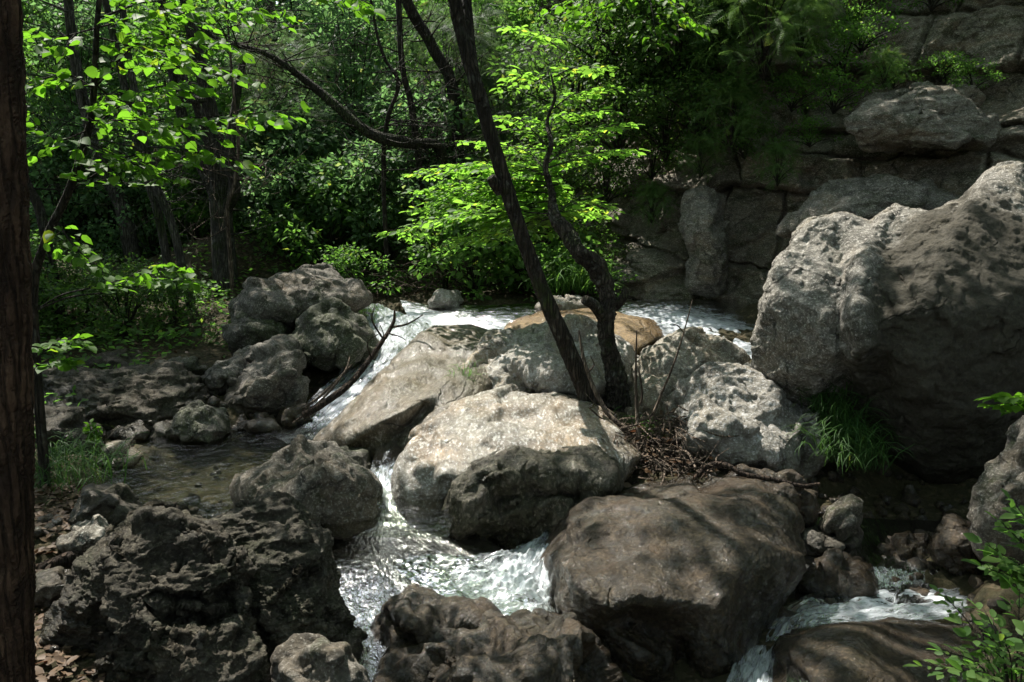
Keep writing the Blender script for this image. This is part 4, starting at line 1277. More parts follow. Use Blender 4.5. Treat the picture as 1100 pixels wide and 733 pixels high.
# background trunks
def bg_tree(label, px_pts, rad, mat, up=3.0, seg=10, name='tree', canopy=True, leaf='leafmid', group=None, rough=.12, twigs=14):
    p = pl(*px_pts)
    p[0][2] = min(p[0][2], gz(p[0][0], p[0][1]) - .05)
    d = p[-1] - p[-2]; d /= np.linalg.norm(d)
    p = np.vstack([p, p[-1] + (d * .7 + np.array((0, 0, .5))) * up * .5, p[-1] + (d * .5 + np.array((0, 0, .8))) * up])
    r = list(rad) + [rad[-1] * .7, rad[-1] * .35]
    root = tree_root(name, p, label, 'tree', group)
    trunk(root, p, r, mat, seg=seg, rough=rough, n=70)
    b = Bag()
    C = catmull(p, 60)
    for k in range(twigs):
        i = RNG.integers(8, 48)
        a_ = RNG.uniform(0, 2 * np.pi); L = RNG.uniform(.4, 1.5)
        v = np.array((math.cos(a_), math.sin(a_) * .7, RNG.uniform(-.25, .6)))
        m1 = C[i] + v * L * .5 + RNG.normal(0, .06, 3)
        e1 = C[i] + v * L + np.array((0, 0, RNG.uniform(-.35, .2)))
        b.tube([C[i], m1, e1], [rad[0] * .16 + .004, .006, .003], 5, 10, cap=False)
        for q_ in range(3):
            s1 = m1 + (e1 - m1) * RNG.random()
            b.tube([s1, s1 + RNG.normal(0, .16, 3), s1 + RNG.normal(0, .3, 3)], [.005, .004, .002], 4, 6, cap=False)
    b.build('twigs', M[mat], root)
    if canopy: CANOPY.append((root, p[-1], leaf))
    return root, p


ms, p = bg_tree('many stemmed grey tree standing behind the rock heap', [(243, 312, 11), (240, 270, 11), (237, 220, 11), (234, 165, 11), (222, 100, 10.9), (208, 40, 10.8), (196, -20, 10.7)], [.17, .15, .14, .11, .09, .08, .07], 'barkgrey', 3, 14, 'many_stemmed_tree')
for a in ([(238, 225, 11), (222, 190, 11), (203, 150, 10.9), (186, 80, 10.7), (175, 10, 10.6), (168, -60, 10.5)], [(236, 215, 11), (230, 180, 10.9), (224, 150, 10.8), (205, 100, 10.5), (178, 50, 10.3)],
          [(242, 225, 11), (252, 205, 10.8), (247, 165, 10.7), (252, 120, 10.7), (262, 60, 10.7)]):
    trunk(ms, pl(*a), [.09, .075, .065, .05, .04], 'barkgrey', 'branch', seg=10, n=50)
trunk(ms, pl((205, 40, 10.8), (196, 90, 10.6), (205, 105, 10.5), (222, 108, 10.4)), [.03, .06, .07, .03], 'barkgrey', 'branch', seg=10, n=40)
bg_tree('left one of two thin stems crossing below the bright left leaves', [(186, 300, 10.2), (172, 240, 10.2), (155, 180, 10.1), (140, 120, 10), (120, 30, 10), (105, -40, 10)], [.055, .05, .05, .045, .04, .035], 'barkgrey')
bg_tree('right one of two thin stems below the bright left leaves', [(204, 298, 10), (186, 245, 10), (166, 195, 10), (150, 130, 10), (135, 40, 10), (128, -40, 10)], [.055, .05, .05, .045, .04, .035], 'barkgrey')
bg_tree('dark trunk with a short fork between the left stems and the left edge', [(143, 262, 12), (132, 225, 12), (118, 195, 12), (100, 150, 12), (80, 60, 12), (70, -40, 12)], [.12, .11, .1, .08, .07, .06], 'barkgrey')
bg_tree('thin slanting trunk just right of the foreground trunk', [(62, 270, 9.5), (45, 235, 9.5), (28, 195, 9.5), (5, 120, 9.5), (-15, 20, 9.5)], [.06, .055, .05, .045, .04], 'bark')
bg_tree('mossy trunk arching low to the right across the upper middle', [(478, 330, 10.8), (478, 200, 10.8), (472, 158, 10.6), (440, 154, 10.4), (395, 142, 10.3), (345, 100, 10.3), (290, 60, 10.3), (230, 40, 10.4)], [.04, .045, .055, .07, .066, .05, .035, .025], 'barkmoss', twigs=46, up=1.2, canopy=False, name='arched_tree', rough=.25)
bg_tree('slim upright trunk above the arching mossy trunk', [(456, 330, 11.5), (452, 200, 11.4), (443, 120, 11.3), (432, 70, 11.2), (428, 0, 11.2), (424, -60, 11.2)], [.05, .05, .045, .04, .04, .035], 'bark')
bg_tree('dark slanting trunk behind the top of the leaning trunk', [(492, 330, 12.5), (490, 120, 12.5), (464, 50, 12.5), (440, 8, 12.4), (420, -50, 12.3)], [.09, .09, .08, .08, .07], 'bark')
bg_tree('thin stem with crooked twigs left of the arching mossy trunk', [(418, 330, 10.6), (412, 190, 10.6), (416, 130, 10.5), (428, 90, 10.5), (412, 60, 10.5), (400, 10, 10.5)], [.03, .03, .028, .025, .02, .015], 'bark', canopy=False)
bg_tree('pale crooked stem rising right of the many stemmed tree', [(250, 318, 10.7), (247, 270, 10.6), (244, 225, 10.5), (252, 195, 10.5), (256, 150, 10.5), (250, 90, 10.5)], [.028, .028, .026, .024, .02, .015], 'dead', canopy=False)
for k, (px, d, s) in enumerate([(310, 15, .1), (345, 17, .12), (90, 15, .11), (560, 17, .1), (275, 18, .12), (390, 19, .13), (140, 19, .14), (520, 20, .12), (20, 17, .12), (640, 19, .12), (215, 22, .15), (450, 23, .15)]):
    x0 = (px - 550) / F * d
    z0 = gz(x0, d)
    sl = random.uniform(-.12, .05)
    pts = np.array([(x0, d, z0 - .1), (x0 + sl * 1.5, d, z0 + 2), (x0 + sl * 3, d + .1, z0 + 4.5), (x0 + sl * 5, d + .1, z0 + 7.5), (x0 + sl * 6, d, z0 + 10)])
    root = tree_root('tree', pts, 'dim trunk deep in the shaded wood behind the nearer trees', 'tree', 'far trunks in the shaded wood')
    trunk(root, pts, [s, s * .85, s * .7, s * .5, s * .2], 'barkgrey', seg=9, n=40)
    CANOPY.append((root, pts[-1] - (0, 0, 1.2), 'leafmid'))

# the neighbours whose crowns close the canopy, rooted beside and behind the camera
for k, (x, y) in enumerate([(-6.5, 8.5), (-8, 3.5), (-3.2, -1.5), (-9, 13), (3.2, -2.0), (6.6, 2.6), (9.5, 8), (5.2, 12.6), (-12, 8), (0.3, -5), (-6, -3)]):
    z0 = gz(x, y)
    pts = np.array([(x, y, z0 - .2), (x + .1, y, z0 + 3), (x + .25, y + .1, z0 + 6), (x + .2, y + .2, z0 + 9)])
    root = tree_root('tree', pts, 'tall tree standing outside the picture that shades the stream', 'tree', 'trees around the clearing')
    trunk(root, pts, [.2, .17, .13, .04], 'barkgrey', seg=10, n=40)
    CANOPY.append((root, pts[-1] - (0, 0, 1.5), 'leafmid'))

# the canopy, shared out to the nearest crown
tops = np.array([c[1] for c in CANOPY])
NC = 2600
cc = np.stack((RNG.uniform(-17, 13, NC), RNG.uniform(-7, 24, NC), RNG.uniform(6.6, 10.5, NC)), -1)
ex = np.stack((RNG.uniform(-1, 7, 70), RNG.uniform(3, 14, 70), RNG.uniform(8.0, 11, 70)), -1)  # extra unseen clumps added to dim the cliff
ex2 = np.stack((RNG.uniform(-11, -4.6, 190), RNG.uniform(10.2, 13.0, 190), RNG.uniform(6.6, 8.5, 190)), -1)  # extra unseen clumps added to keep sun off the left bushes
cc = np.vstack([cc, ex, ex2])
cc[:, 2] += np.maximum(0, (cc[:, 1] - 10)) * .30
keep = RNG.random(len(cc)) < np.where((cc[:, 1] > 13.2) & (cc[:, 0] < 3), .03, 1.0)
cc = cc[keep]
own = np.argmin(((cc[:, None, :2] - tops[None, :, :2]) ** 2).sum(2), 1)
for k, (root, top, lm_) in enumerate(CANOPY):
    c = cc[own == k]
    if len(c) == 0: continue
    lb, tb = Bag(), Bag()
    clump_leaves(lb, c, .62, 52, .155, 'small', .55)
    far = np.array([at(0, 0, 1)])
    for q in c[::7]:
        m_ = (top + q) / 2 + np.array((0, 0, .35))
        tb.tube([top - np.array((0, 0, .6)), m_, q], [.03, .02, .008], 5, 8, cap=False)
    lb.build('crown', M[lm_], root, tint=True)
    tb.build('branches', M['bark'], root)

# ------------------------------------------------------------------ understorey
def shrub_mesh(seed, h, w, ncl, per, leaf, shape, mat, rad=.28):
    rg = np.random.default_rng(seed)
    lb, tb = Bag(), Bag()
    c = []
    for k in range(ncl):
        a = rg.uniform(0, 2 * np.pi); r = w * math.sqrt(rg.random()); z = h * rg.random() ** .8
        r *= .55 + .6 * math.sin(min(1, z / h + .15) * math.pi)
        c.append((r * math.cos(a), r * math.sin(a), z + .1))
    c = np.array(c)
    clump_leaves(lb, c, rad, per, leaf, shape, .5, cull=False)
    for q in c[::3]:
        tb.tube([np.zeros(3), q * (.35, .35, .6), q], [.016, .01, .004], 4, 6, cap=False)
    return lb, tb


PROTO = {}


def proto(key, *a):
    lb, tb = shrub_mesh(*a)
    V = np.vstack(lb.V); Fs = [np.vstack(f) for f in lb.F.values()]
    fo = mesh_data('foliage', V, Fs, M[a[7]], attrs={'tint': np.concatenate(lb.T)})
    V = np.vstack(tb.V); Fs = [np.vstack(f) for f in tb.F.values()]
    PROTO[key] = (fo, mesh_data('stem', V, Fs, M['bark']))


proto('bush', 1, 1.5, .8, 60, 42, .105, 'small', 'leafmid', .26)
proto('bush2', 2, 2.0, .9, 70, 42, .105, 'small', 'leafblue', .28)
proto('bush3', 3, 1.1, .8, 45, 60, .06, 'small', 'leafdark', .22)
proto('young', 4, 4.2, 1.3, 90, 46, .115, 'small', 'leafmid', .36)
proto('young2', 5, 4.6, 1.4, 90, 46, .115, 'small', 'leafblue', .36)
proto('yew', 6, 3.6, 1.3, 110, 16, .30, 'frond', 'needle', .42)
proto('fernbush', 7, .9, .45, 40, 14, .22, 'frond', 'fern', .2)
proto('hang', 8, .9, .6, 45, 55, .05, 'small', 'leafdark', .2)
proto('low', 9, .5, .5, 30, 40, .05, 'small', 'leafmid', .16)


def shrub(key, name, label, loc, s=1.0, rz=0.0, group=None, cat='shrub', tilt=(0, 0), sz=None):
    r = empty(name, loc, label, cat, group)
    r.rotation_euler = (tilt[0], tilt[1], rz)
    r.scale = (s, s, sz or s)
    for nm, me in zip(('foliage', 'stem'), PROTO[key]):
        o = bpy.data.objects.new(nm, me)
        COL.objects.link(o)
        o.parent = r
    return r


rg = np.random.default_rng(77)
# young growth filling the wood
cand = []
for d, pxs in ((13.4, (20, 110, 210, 300, 390, 470, 560, 640)), (15, (-20, 60, 150, 250, 340, 430, 520, 600)), (17.5, (0, 90, 190, 290, 380, 480, 570, 660)), (20, (-10, 100, 200, 300, 400, 500, 600, 690)), (25, (0, 120, 240, 360, 480, 600))):
    for px in pxs:
        cand.append((px + rg.uniform(-25, 25), d + rg.uniform(-.8, .8)))
for px, d in cand:
    x = (px - 550) / F * d
    k = rg.choice(['young', 'young2', 'yew', 'young', 'young2'])
    s = rg.uniform(.7, 1.05) * (1 + max(0, d - 14) * .08)
    if k == 'yew':
        shrub(k, 'yew_tree', 'dim feathery evergreen in the wood behind the stream', (x, d, gz(x, d) - .1), s, rg.uniform(0, 6), 'evergreens in the wood', 'evergreen')
    else:
        shrub(k, 'young_tree', 'leafy young tree in the wood behind the stream', (x, d, gz(x, d) - .1), s, rg.uniform(0, 6), 'young trees in the wood', 'young tree')
# bushes along the far bank
for (px, d, k, s) in [(40, 9.6, 'bush3', .9), (95, 9.8, 'bush3', .7), (130, 9.4, 'bush3', .9), (185, 9.6, 'bush3', .6), (300, 12.4, 'bush2', 1.0), (350, 11.6, 'bush', 1.0), (400, 11.6, 'bush2', .9), (312, 11.6, 'bush2', .7), (330, 13, 'bush2', 1.2), (450, 12.6, 'bush2', 1.1), (120, 12.8, 'bush2', 1.1), (230, 13, 'bush2', 1.1),
                      (70, 12.5, 'bush2', .8), (165, 12.3, 'bush2', .7), (10, 8.6, 'bush3', 1.0), (265, 12.6, 'bush', .9), (420, 11.6, 'bush3', .8), (215, 12.4, 'bush', .8)]:
    x = (px - 550) / F * d
    shrub(k, 'bush', 'dark leafy bush crowding the shaded far bank on the left', (x, d, gz(x, d) - .1), s, rg.uniform(0, 6), 'bushes on the far left bank', 'bush')
def place(key, name, label, px, d, s, cat='shrub', dz=-.05, **kw):
    x = (px - 550) / F * d
    return shrub(key, name, label, (x, d, gz(x, d) + dz), s, rg.uniform(0, 6), cat=cat, **kw)


place('bush', 'bush', 'dense green bush on the far bank left of the leaning trunk', 505, 10.4, .95, 'bush')
place('bush', 'bush', 'green bush behind the leaning trunk at the water edge', 560, 10.6, 1.0, 'bush')
place('low', 'bush', 'low yellowish green plant on the far bank between the two stems', 618, 9.9, 1.2, 'plant')
place('low', 'bush', 'small light green bush behind the rock heap', 385, 10.3, 1.1, 'plant')
# feathery shrub and ivy on the cliff
def hang(key, name, label, px, py, d, s, cat, tilt=(0, 0), **kw):
    return shrub(key, name, label, at(px, py, d), s, rg.uniform(0, 6), cat=cat, tilt=tilt, **kw)


hang('fernbush', 'feathery_shrub', 'large feathery green shrub hanging at the top of the cliff', 820, 85, 9.3, 1.35, 'shrub', sz=1.2)
hang('fernbush', 'feathery_shrub', 'feathery shrub trailing below the larger one on the cliff', 785, 165, 9.5, .85, 'shrub')
hang('fernbush', 'feathery_shrub', 'small feathery tuft beside the wedge shaped block', 860, 62, 9.4, .7, 'shrub')
hang('fernbush', 'feathery_shrub', 'dim feathery shrub at the top of the ivy slope', 765, 60, 9.8, 1.1, 'shrub')
hang('fernbush', 'fern', 'small fern hanging on the brown cliff right of the stems', 700, 240, 10.2, .5, 'fern')
hang('fernbush', 'fern', 'dim fern on the cliff above the tall pale slab', 752, 192, 9.7, .5, 'fern')
hang('fernbush', 'fern', 'fern growing from the crack over the great pale block', 950, 95, 8.9, .4, 'fern')
hang('fernbush', 'fern', 'fern in the dark corner left of the lowest grey slab', 835, 200, 9.2, .5, 'fern')
for (px, py, d, s) in [(650, 30, 10.6, 1.5), (690, 60, 10.4, 1.3), (730, 40, 10.2, 1.4), (665, 120, 10.5, 1.4), (715, 130, 10.2, 1.2), (750, 110, 10.0, 1.1), (650, 190, 10.9, .9), (700, 170, 10.5, .7), (640, 270, 11.0, .6),
                       (770, 20, 10.0, 1.2), (620, 90, 11.0, 1.5), (600, 180, 11.4, 1.3), (590, 250, 11.2, 1.1), (800, 150, 9.7, .6), (690, 0, 10.5, 1.5), (740, -20, 10.2, 1.5)]:
    hang('hang', 'ivy_clump', 'dark green ivy clump hanging on the slope left of the cliff', px, py + 35 * s, d, s, 'ivy', group='ivy on the cliff slope')
for (px, py, d, s) in [(905, 70, 9.5, .7), (925, 45, 9.6, .6), (895, 110, 9.2, .6), (1010, 80, 9.2, .4), (960, 88, 9.1, .35), (1045, 90, 9.0, .4), (920, 10, 9.8, .7), (1000, 0, 9.9, .6), (850, 110, 9.4, .5), (870, 150, 9.2, .4)]:
    hang('low', 'ledge_plant', 'small green plant growing in a crack of the right cliff', px, py + 20 * s, d, s * 1.3, 'plant', group='plants in the cliff cracks')
# leafy boughs at the top, reaching in from the slope
r0 = empty('hazel_branch', at(690, -40, 7.6), 'leafy hazel branch reaching in at the top centre right', 'branch')
lb, tb = Bag(), Bag()
for a, b_, c in [((690, -40, 7.6), (660, 0, 7.5), (620, 18, 7.4)), ((690, -40, 7.6), (720, 0, 7.4), (752, 28, 7.2)), ((690, -40, 7.6), (700, 10, 7.3), (705, 45, 7.1)), ((690, -40, 7.6), (650, -10, 7.6), (595, 5, 7.5))]:
    spray(lb, tb, pl(a, b_, c), .35, .075, 'broad', step=.08, droop=.3, tilt=.5)
tb.build('twigs', M['bark'], r0); lb.build('foliage', M['leafbroad'], r0, tint=True)


# ------------------------------------------------------------------ grass and plants by the water
def grass(name, label, pts, n, ln, mat='grass', bias=(0, 0), spread=.1, cat='grass tuft', wide=1.0):
    pts = np.array([at(*p) for p in pts])
    root_p = pts.mean(0)
    k = RNG.integers(0, len(pts), n)
    P = pts[k] + RNG.normal(0, spread, (n, 3)) * (1, 1, .25)
    a = RNG.uniform(0, 2 * np.pi, n)
    dr = np.stack((np.cos(a) + bias[0], np.sin(a) + bias[1], RNG.normal(.1, .25, n)), -1)
    nr = np.tile((0, 0, 1.0), (n, 1)) + RNG.normal(0, .25, (n, 3))
    b = Bag()
    b.leaves(P, dr, nr, ln * RNG.uniform(.5, 1.25, n), 'blade', wide=wide)
    o = b.build(name, M[mat], None, root_p, tint=True)
    return tag(o, label, cat)


grass('grass_tuft', 'long drooping green grass growing below the huge boulder', [(880, 425, 5.9), (895, 445, 5.7), (905, 465, 5.5), (915, 485, 5.35), (900, 490, 5.35), (925, 500, 5.25), (890, 410, 6.0)], 800, .27, mat='grassdim', spread=.075, bias=(-.1, -.35), wide=.8)
grass('grass_tuft', 'small bright leafy tuft at the left end of the white hump', [(490, 418, 6.45), (500, 410, 6.5), (495, 425, 6.4)], 170, .17, spread=.04, bias=(-.3, -.2))
grass('grass_tuft', 'short grass at the foot of the leaning trunk', [(632, 462, 5.9), (626, 458, 5.9), (650, 462, 5.95)], 170, .16, spread=.05)
grass('grass_tuft', 'yellow green grass on the far bank behind the two stems', [(600, 312, 9.8), (615, 305, 9.8), (635, 310, 9.7)], 350, .38, spread=.14)
grass('grass_tuft', 'dim ferny grass beside the foreground trunk on the left bank', [(50, 505, 5.2), (75, 500, 5.3), (95, 515, 5.0), (60, 525, 4.9)], 420, .22, mat='grassdim', spread=.12)
grass('grass_tuft', 'little green sprig in the twig pile', [(690, 462, 5.7), (694, 470, 5.65)], 40, .13, spread=.03)


def leafy_plant(label, base, tips, leaf=.06, width=.12, name='leafy_plant', mat='leafmid', shape='oval', step=.05):
    b0 = at(*base); b0[2] = min(b0[2], gz(b0[0], b0[1]) + .02) if base[1] > 600 else b0[2]
    pts = [[b0, (b0 + at(*t)) / 2 + np.array((0, 0, .08)), at(*t)] for t in tips]
    return seedling(name, label, b0, pts, leaf, width, mat, shape, step, 'plant', False)


leafy_plant('leafy plant with toothed leaves in the bottom right corner', (1090, 760, 2.7), [(1020, 700, 2.7), (1060, 660, 2.8), (1095, 640, 2.9), (1000, 715, 2.75), (1040, 720, 2.6), (1080, 690, 2.6), (1110, 670, 2.7), (1015, 640, 3.0), (1070, 700, 2.7), (1050, 690, 2.9)], .052, .13)
leafy_plant('green plant leaning in from the right edge above the corner plant', (1160, 690, 3.1), [(1075, 560, 3.2), (1060, 585, 3.2), (1090, 540, 3.2), (1085, 600, 3.1), (1060, 610, 3.1), (1100, 620, 3.1)], .07, .13)
leafy_plant('single leafy twig against the dark face of the huge boulder', (1170, 470, 3.6), [(1062, 435, 3.5), (1075, 425, 3.5), (1090, 440, 3.5)], .085, .08, 'leafy_twig', 'leafbroad')
leafy_plant('tiny pale sprig on the left bank rock beside the pool', (100, 480, 5.8), [(95, 458, 5.8), (105, 462, 5.8), (100, 468, 5.75)], .05, .05, 'sprig', 'leafbroad')

# ------------------------------------------------------------------ dead wood
def stick(name, label, pts, rad, mat='dead', sub=(), cat='branch', kids='twig'):
    p = pl(*pts)
    root = empty(name, p[0], label, cat)
    b = Bag(); b.tube(p, rad, 8, 10 * len(p), .18, 9)
    b.build('stem', M[mat], root)
    for s_pts, s_r in sub:
        b = Bag(); b.tube(pl(*s_pts), s_r, 5, 16, .1, 9)
        b.build(kids, M[mat], root)
    return root


stick('dead_branch', 'dark forked dead branch reaching over the left rapids', [(325, 447, 6.6), (350, 432, 6.7), (378, 410, 6.9), (405, 375, 7.2), (422, 348, 7.4), (424, 333, 7.4)], [.03, .03, .028, .024, .016, .008], 'deaddark',
      [([(420, 352, 7.4), (438, 348, 7.3), (455, 338, 7.2)], [.012, .009, .005]), ([(412, 365, 7.3), (400, 345, 7.2), (402, 330, 7.2)], [.01, .008, .004]), ([(405, 375, 7.2), (412, 362, 7.0), (408, 348, 6.9)], [.008, .006, .003]),
       ([(416, 358, 7.3), (430, 362, 7.2), (436, 366, 7.2)], [.008, .006, .003]), ([(398, 383, 7.1), (395, 368, 7.0), (408, 358, 6.9)], [.008, .005, .003])])
stick('dead_stick', 'thin pale stick lying on the rocks beside the dark dead branch', [(325, 440, 6.8), (345, 425, 6.8), (362, 408, 6.9), (378, 392, 7.0)], [.012, .012, .01, .006])
stick('dead_stick', 'longer pale stick leaning over the grey rounded boulder', [(315, 455, 6.6), (345, 430, 6.75), (370, 400, 6.9), (376, 383, 7.0)], [.01, .011, .01, .005])
stick('dead_stick', 'thin stick lying across the edge of the left pool', [(185, 482, 6.2), (225, 480, 6.3), (255, 470, 6.5), (280, 460, 6.7)], [.01, .014, .012, .008])
stick('dead_sapling', 'bare forked sapling rising from the twig pile', [(690, 500, 5.4), (686, 470, 5.45), (684, 440, 5.5), (683, 400, 5.5), (684, 355, 5.5)], [.02, .016, .011, .008, .004], 'dead',
      [([(686, 452, 5.48), (700, 446, 5.45), (712, 420, 5.4), (726, 385, 5.35), (738, 345, 5.3), (744, 322, 5.3)], [.011, .010, .009, .007, .005, .003]),
       ([(735, 358, 5.3), (728, 350, 5.3), (722, 348, 5.3)], [.006, .004, .002]), ([(684, 440, 5.5), (690, 425, 5.5), (686, 395, 5.5)], [.01, .008, .004])], 'sapling')
stick('dead_branch', 'pale bent stick leaning against the leaning trunk', [(680, 463, 5.6), (664, 455, 5.65), (650, 440, 5.7), (637, 415, 5.75), (627, 385, 5.8), (622, 355, 5.85)], [.02, .018, .018, .016, .013, .006], 'dead',
      [([(632, 400, 5.77), (638, 392, 5.8), (634, 382, 5.8)], [.008, .006, .003])])
stick('root', 'dark root snaking over the rock behind the broad wet boulder', [(745, 515, 4.9), (762, 500, 4.9), (780, 500, 4.85), (800, 510, 4.8), (830, 515, 4.8), (860, 522, 4.8), (880, 520, 4.85)], [.014, .016, .016, .016, .014, .012, .01], 'deaddark', cat='root')
stick('driftwood', 'short grey driftwood stump standing at the right of the twig pile', [(742, 520, 5.15), (735, 505, 5.2), (733, 490, 5.2), (736, 473, 5.25)], [.045, .035, .028, .02], 'dead',
      [([(733, 500, 5.2), (715, 505, 5.15), (700, 505, 5.1)], [.016, .014, .008])], 'driftwood')
stick('driftwood', 'curved dark piece of driftwood in the middle of the twig pile', [(692, 478, 5.45), (705, 474, 5.35), (722, 474, 5.3), (735, 476, 5.3)], [.016, .022, .02, .012], 'deaddark', cat='driftwood')
stick('fallen_log', 'rotten log lying on the left bank behind the foreground trunk', [(40, 612, 3.75), (75, 600, 3.8), (105, 592, 3.85)], [.03, .035, .025], 'deaddark', cat='log')

b = Bag()
tc = [at(*q) for q in ((640, 480, 5.55), (660, 485, 5.5), (680, 490, 5.45), (700, 495, 5.35), (715, 490, 5.3), (720, 505, 5.2), (660, 500, 5.4), (690, 515, 5.15), (650, 470, 5.7), (710, 465, 5.5), (640, 495, 5.45), (735, 505, 5.1), (725, 460, 5.6))]
tc2 = [at(*q) for q in ((430, 305, 10.3), (450, 300, 10.4), (470, 305, 10.3), (415, 312, 10.2), (445, 288, 10.6))]
for k in range(760):
    c = (tc[k % len(tc)] if k < 620 else tc2[k % 5]) + RNG.normal(0, 1, 3) * (.14, .14, .07) * (1 if k < 620 else 1.8) + np.array((0, 0, .01))
    v = rnd_dir(1)[0] * (1, 1, .5); v /= np.linalg.norm(v)
    L = RNG.uniform(.06, .34)
    r = RNG.uniform(.002, .008)
    b.tube([c - v * L / 2, c + RNG.normal(0, .02, 3), c + v * L / 2], [r, r * 1.1, r * .5], 4, 6, cap=False)
tag(b.build('twig_litter', M['dead']), kind='stuff')
b = Bag()
P = np.vstack([tc[k % len(tc)] + RNG.normal(0, 1, 3) * (.15, .15, .05) for k in range(500)])
b.leaves(P, rnd_dir(500) * (1, 1, .3), rnd_dir(500) + (0, 0, 1.0), RNG.uniform(.03, .07, 500), 'oval')
# brown leaves on the banks
n = 11000
X = np.concatenate([RNG.uniform(-3.2, -1.4, n), RNG.uniform(-6, 1, 4000)]); Y = np.concatenate([RNG.uniform(2.4, 6.0, n), RNG.uniform(9.8, 13, 4000)])
Z = ground_z(X, Y) + .012
keep = ~((Z < zw + .03) & (Y < 9))
P = np.stack((X, Y, Z), -1)[keep]
b.leaves(P, rnd_dir(len(P)) * (1, 1, .25), rnd_dir(len(P)) * .5 + (0, 0, 1.0), RNG.uniform(.02, .06, len(P)), 'oval')
X = np.concatenate([RNG.uniform(-9, -3, 7000), RNG.uniform(3.2, 8, 7000)]); Y = RNG.uniform(-1, 9, 14000)
P = np.stack((X, Y, ground_z(X, Y) + .012), -1)
b.leaves(P, rnd_dir(len(P)) * (1, 1, .25), rnd_dir(len(P)) * .5 + (0, 0, 1.0), RNG.uniform(.03, .07, len(P)), 'oval')
tag(b.build('leaf_litter', M['straw'], tint=True), kind='stuff')
# low green cover on the far bank and the wood floor
b = Bag()
n = 26000
X = RNG.uniform(-11, 1.5, n); Y = RNG.uniform(8.4, 17, n)
k = fbm(np.stack((X * .8, Y * .8, 0 * X), -1), 3) > -.08
X, Y = X[k], Y[k]
Z = ground_z(X, Y)
k = ~((X > -2.6) & (X < 2) & (Y < 10.3)) 
P = np.stack((X, Y, Z + RNG.uniform(.02, .28, len(X))), -1)[k]
b.leaves(P, rnd_dir(len(P)) * (1, 1, .4), rnd_dir(len(P)) * .7 + (0, 0, 1.0), RNG.uniform(.05, .11, len(P)), 'small')
X = np.concatenate([RNG.uniform(-10, -3.3, 9000), RNG.uniform(3.4, 9, 9000)]); Y = RNG.uniform(-1, 9, 18000)
k = (fbm(np.stack((X * .9, Y * .9, 0 * X), -1), 3) > -.05) & ~((X < -3.3) & (X > -3.6) & (Y > 5)) & (np.hypot(X - 3.6, Y - 6) > 1.9)
X, Y = X[k], Y[k]
P = np.stack((X, Y, ground_z(X, Y) + RNG.uniform(.02, .22, len(X))), -1)
b.leaves(P, rnd_dir(len(P)) * (1, 1, .4), rnd_dir(len(P)) * .7 + (0, 0, 1.0), RNG.uniform(.05, .11, len(P)), 'small')
tag(b.build('ground_cover', M['leafmid'], tint=True), kind='stuff')
# pebbles
b = Bag()
N0, F0 = ico(2)
spots = [(-2.4, 4.0, .45, 60), (-2.2, 3.2, .4, 40), (1.9, 4.7, .4, 60), (2.4, 4.4, .35, 50), (-1.6, 5.5, .9, 90), (1.5, 4.3, .3, 30), (-2.6, 7.3, .6, 50), (-1.9, 7.9, .4, 40), (2.0, 5.3, .3, 30), (2.1, 4.9, .45, 110), (2.6, 5.2, .4, 60), (1.7, 4.5, .35, 50)]
for x, y, s, m in spots:
    for k in range(m):
        px_, py_ = x + RNG.normal(0, s), y + RNG.normal(0, s)
        r = RNG.uniform(.012, .05) * (1.6 if RNG.random() < .12 else 1)
        V = N0 * r * RNG.uniform(.6, 1.2, 3) + perlin(N0 * 1.7 + k)[:, None] * N0 * r * .5
        b.add(V + (px_, py_, gz(px_, py_) + r * .25), [F0])
tag(b.build('pebbles', M['wetbrown']), kind='stuff')
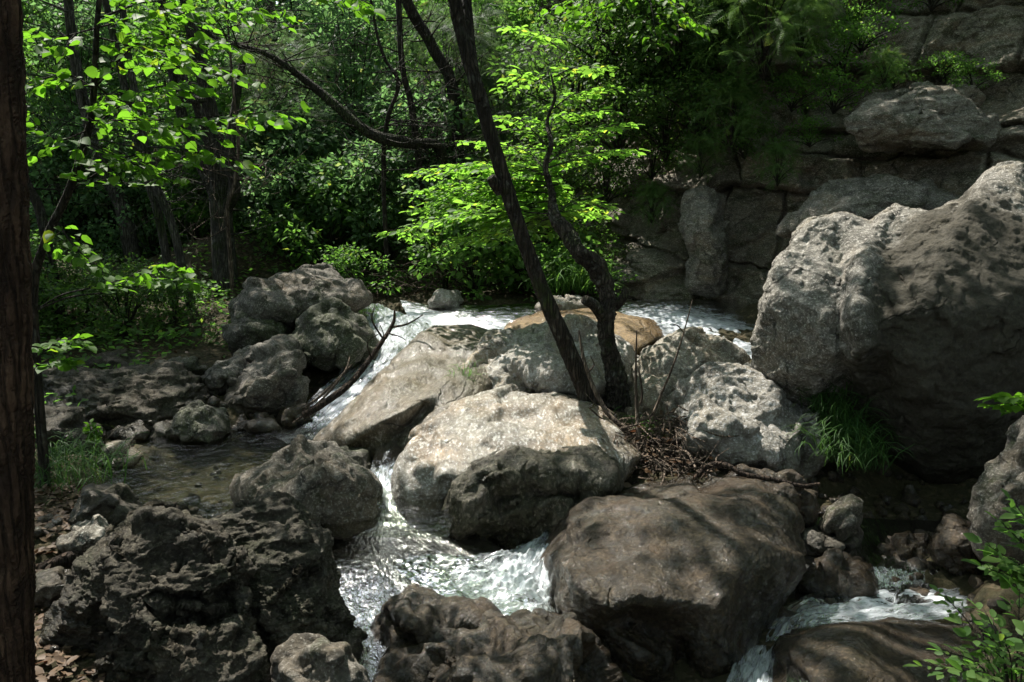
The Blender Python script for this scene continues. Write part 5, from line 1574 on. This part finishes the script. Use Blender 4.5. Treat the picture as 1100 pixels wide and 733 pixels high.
# far wood that closes the view
b = Bag()
n = 5200
X = RNG.uniform(-32, 22, n); Y = RNG.uniform(27, 36, n)
Zg = ground_z(X, Y, False)
c = np.stack((X, Y, Zg + RNG.uniform(0, 9, n)), -1)
clump_leaves(b, c, .9, 14, .34, 'small', .6, cull=False)
n = 2000  # unseen ring of leaves added around the viewpoint to block low sky light
a_ = RNG.uniform(R(95), R(325), n); r_ = RNG.uniform(9, 14, n)
a_ = np.where(RNG.random(n) < .25, RNG.uniform(R(-40), R(40), n), a_)
X = np.cos(a_) * r_ + 1; Y = np.sin(a_) * r_ - 1
k_ = ~((Y > 6) & (np.abs(X) < 11)) & ~((X > 4) & (Y > 3))
X, Y = X[k_], Y[k_]
c = np.stack((X, Y, ground_z(X, Y, False) + RNG.uniform(0, 8, len(X))), -1)
clump_leaves(b, c, .8, 14, .3, 'small', .6, cull=True)
tag(b.build('far_woods_shade_ring', M['leafblue'], tint=True), kind='stuff')

# ------------------------------------------------------------------ light
w = bpy.data.worlds.new('World')
sc.world = w
w.use_nodes = True
nt = w.node_tree
nt.nodes.clear()
wo = nt.nodes.new('ShaderNodeOutputWorld')
bg = nt.nodes.new('ShaderNodeBackground')
sky = nt.nodes.new('ShaderNodeTexSky')
sky.sky_type = 'NISHITA'
sky.sun_disc = False
sky.sun_elevation = SUN_EL
sky.sun_rotation = SUN_AZ
bg.inputs['Strength'].default_value = .15
hs_ = nt.nodes.new('ShaderNodeHueSaturation')
hs_.inputs['Saturation'].default_value = .55
nt.links.new(sky.outputs[0], hs_.inputs['Color'])
nt.links.new(hs_.outputs[0], bg.inputs[0])
nt.links.new(bg.outputs[0], wo.inputs[0])
sd = bpy.data.lights.new('sun', 'SUN')
sd.energy = 5.0
sd.angle = R(.53)
sd.color = (1, .95, .86)
so = bpy.data.objects.new('sun', sd)
so.rotation_euler = Vector(SUN).to_track_quat('Z', 'Y').to_euler()
so.location = (0, 0, 30)
COL.objects.link(so)

sc.view_settings.view_transform = 'Standard'
sc.view_settings.look = 'None'
sc.view_settings.exposure = 1.33
sc.view_settings.gamma = 1
sc.view_settings.use_curve_mapping = False
sc.render.engine = 'CYCLES'
sc.cycles.max_bounces = 8
sc.cycles.diffuse_bounces = 4
sc.cycles.glossy_bounces = 3
sc.cycles.transmission_bounces = 4
sc.cycles.transparent_max_bounces = 8
sc.cycles.sample_clamp_indirect = 6
sc.cycles.use_denoising = True
try:
    sc.cycles.denoiser = 'OPENIMAGEDENOISE'
except Exception:
    pass
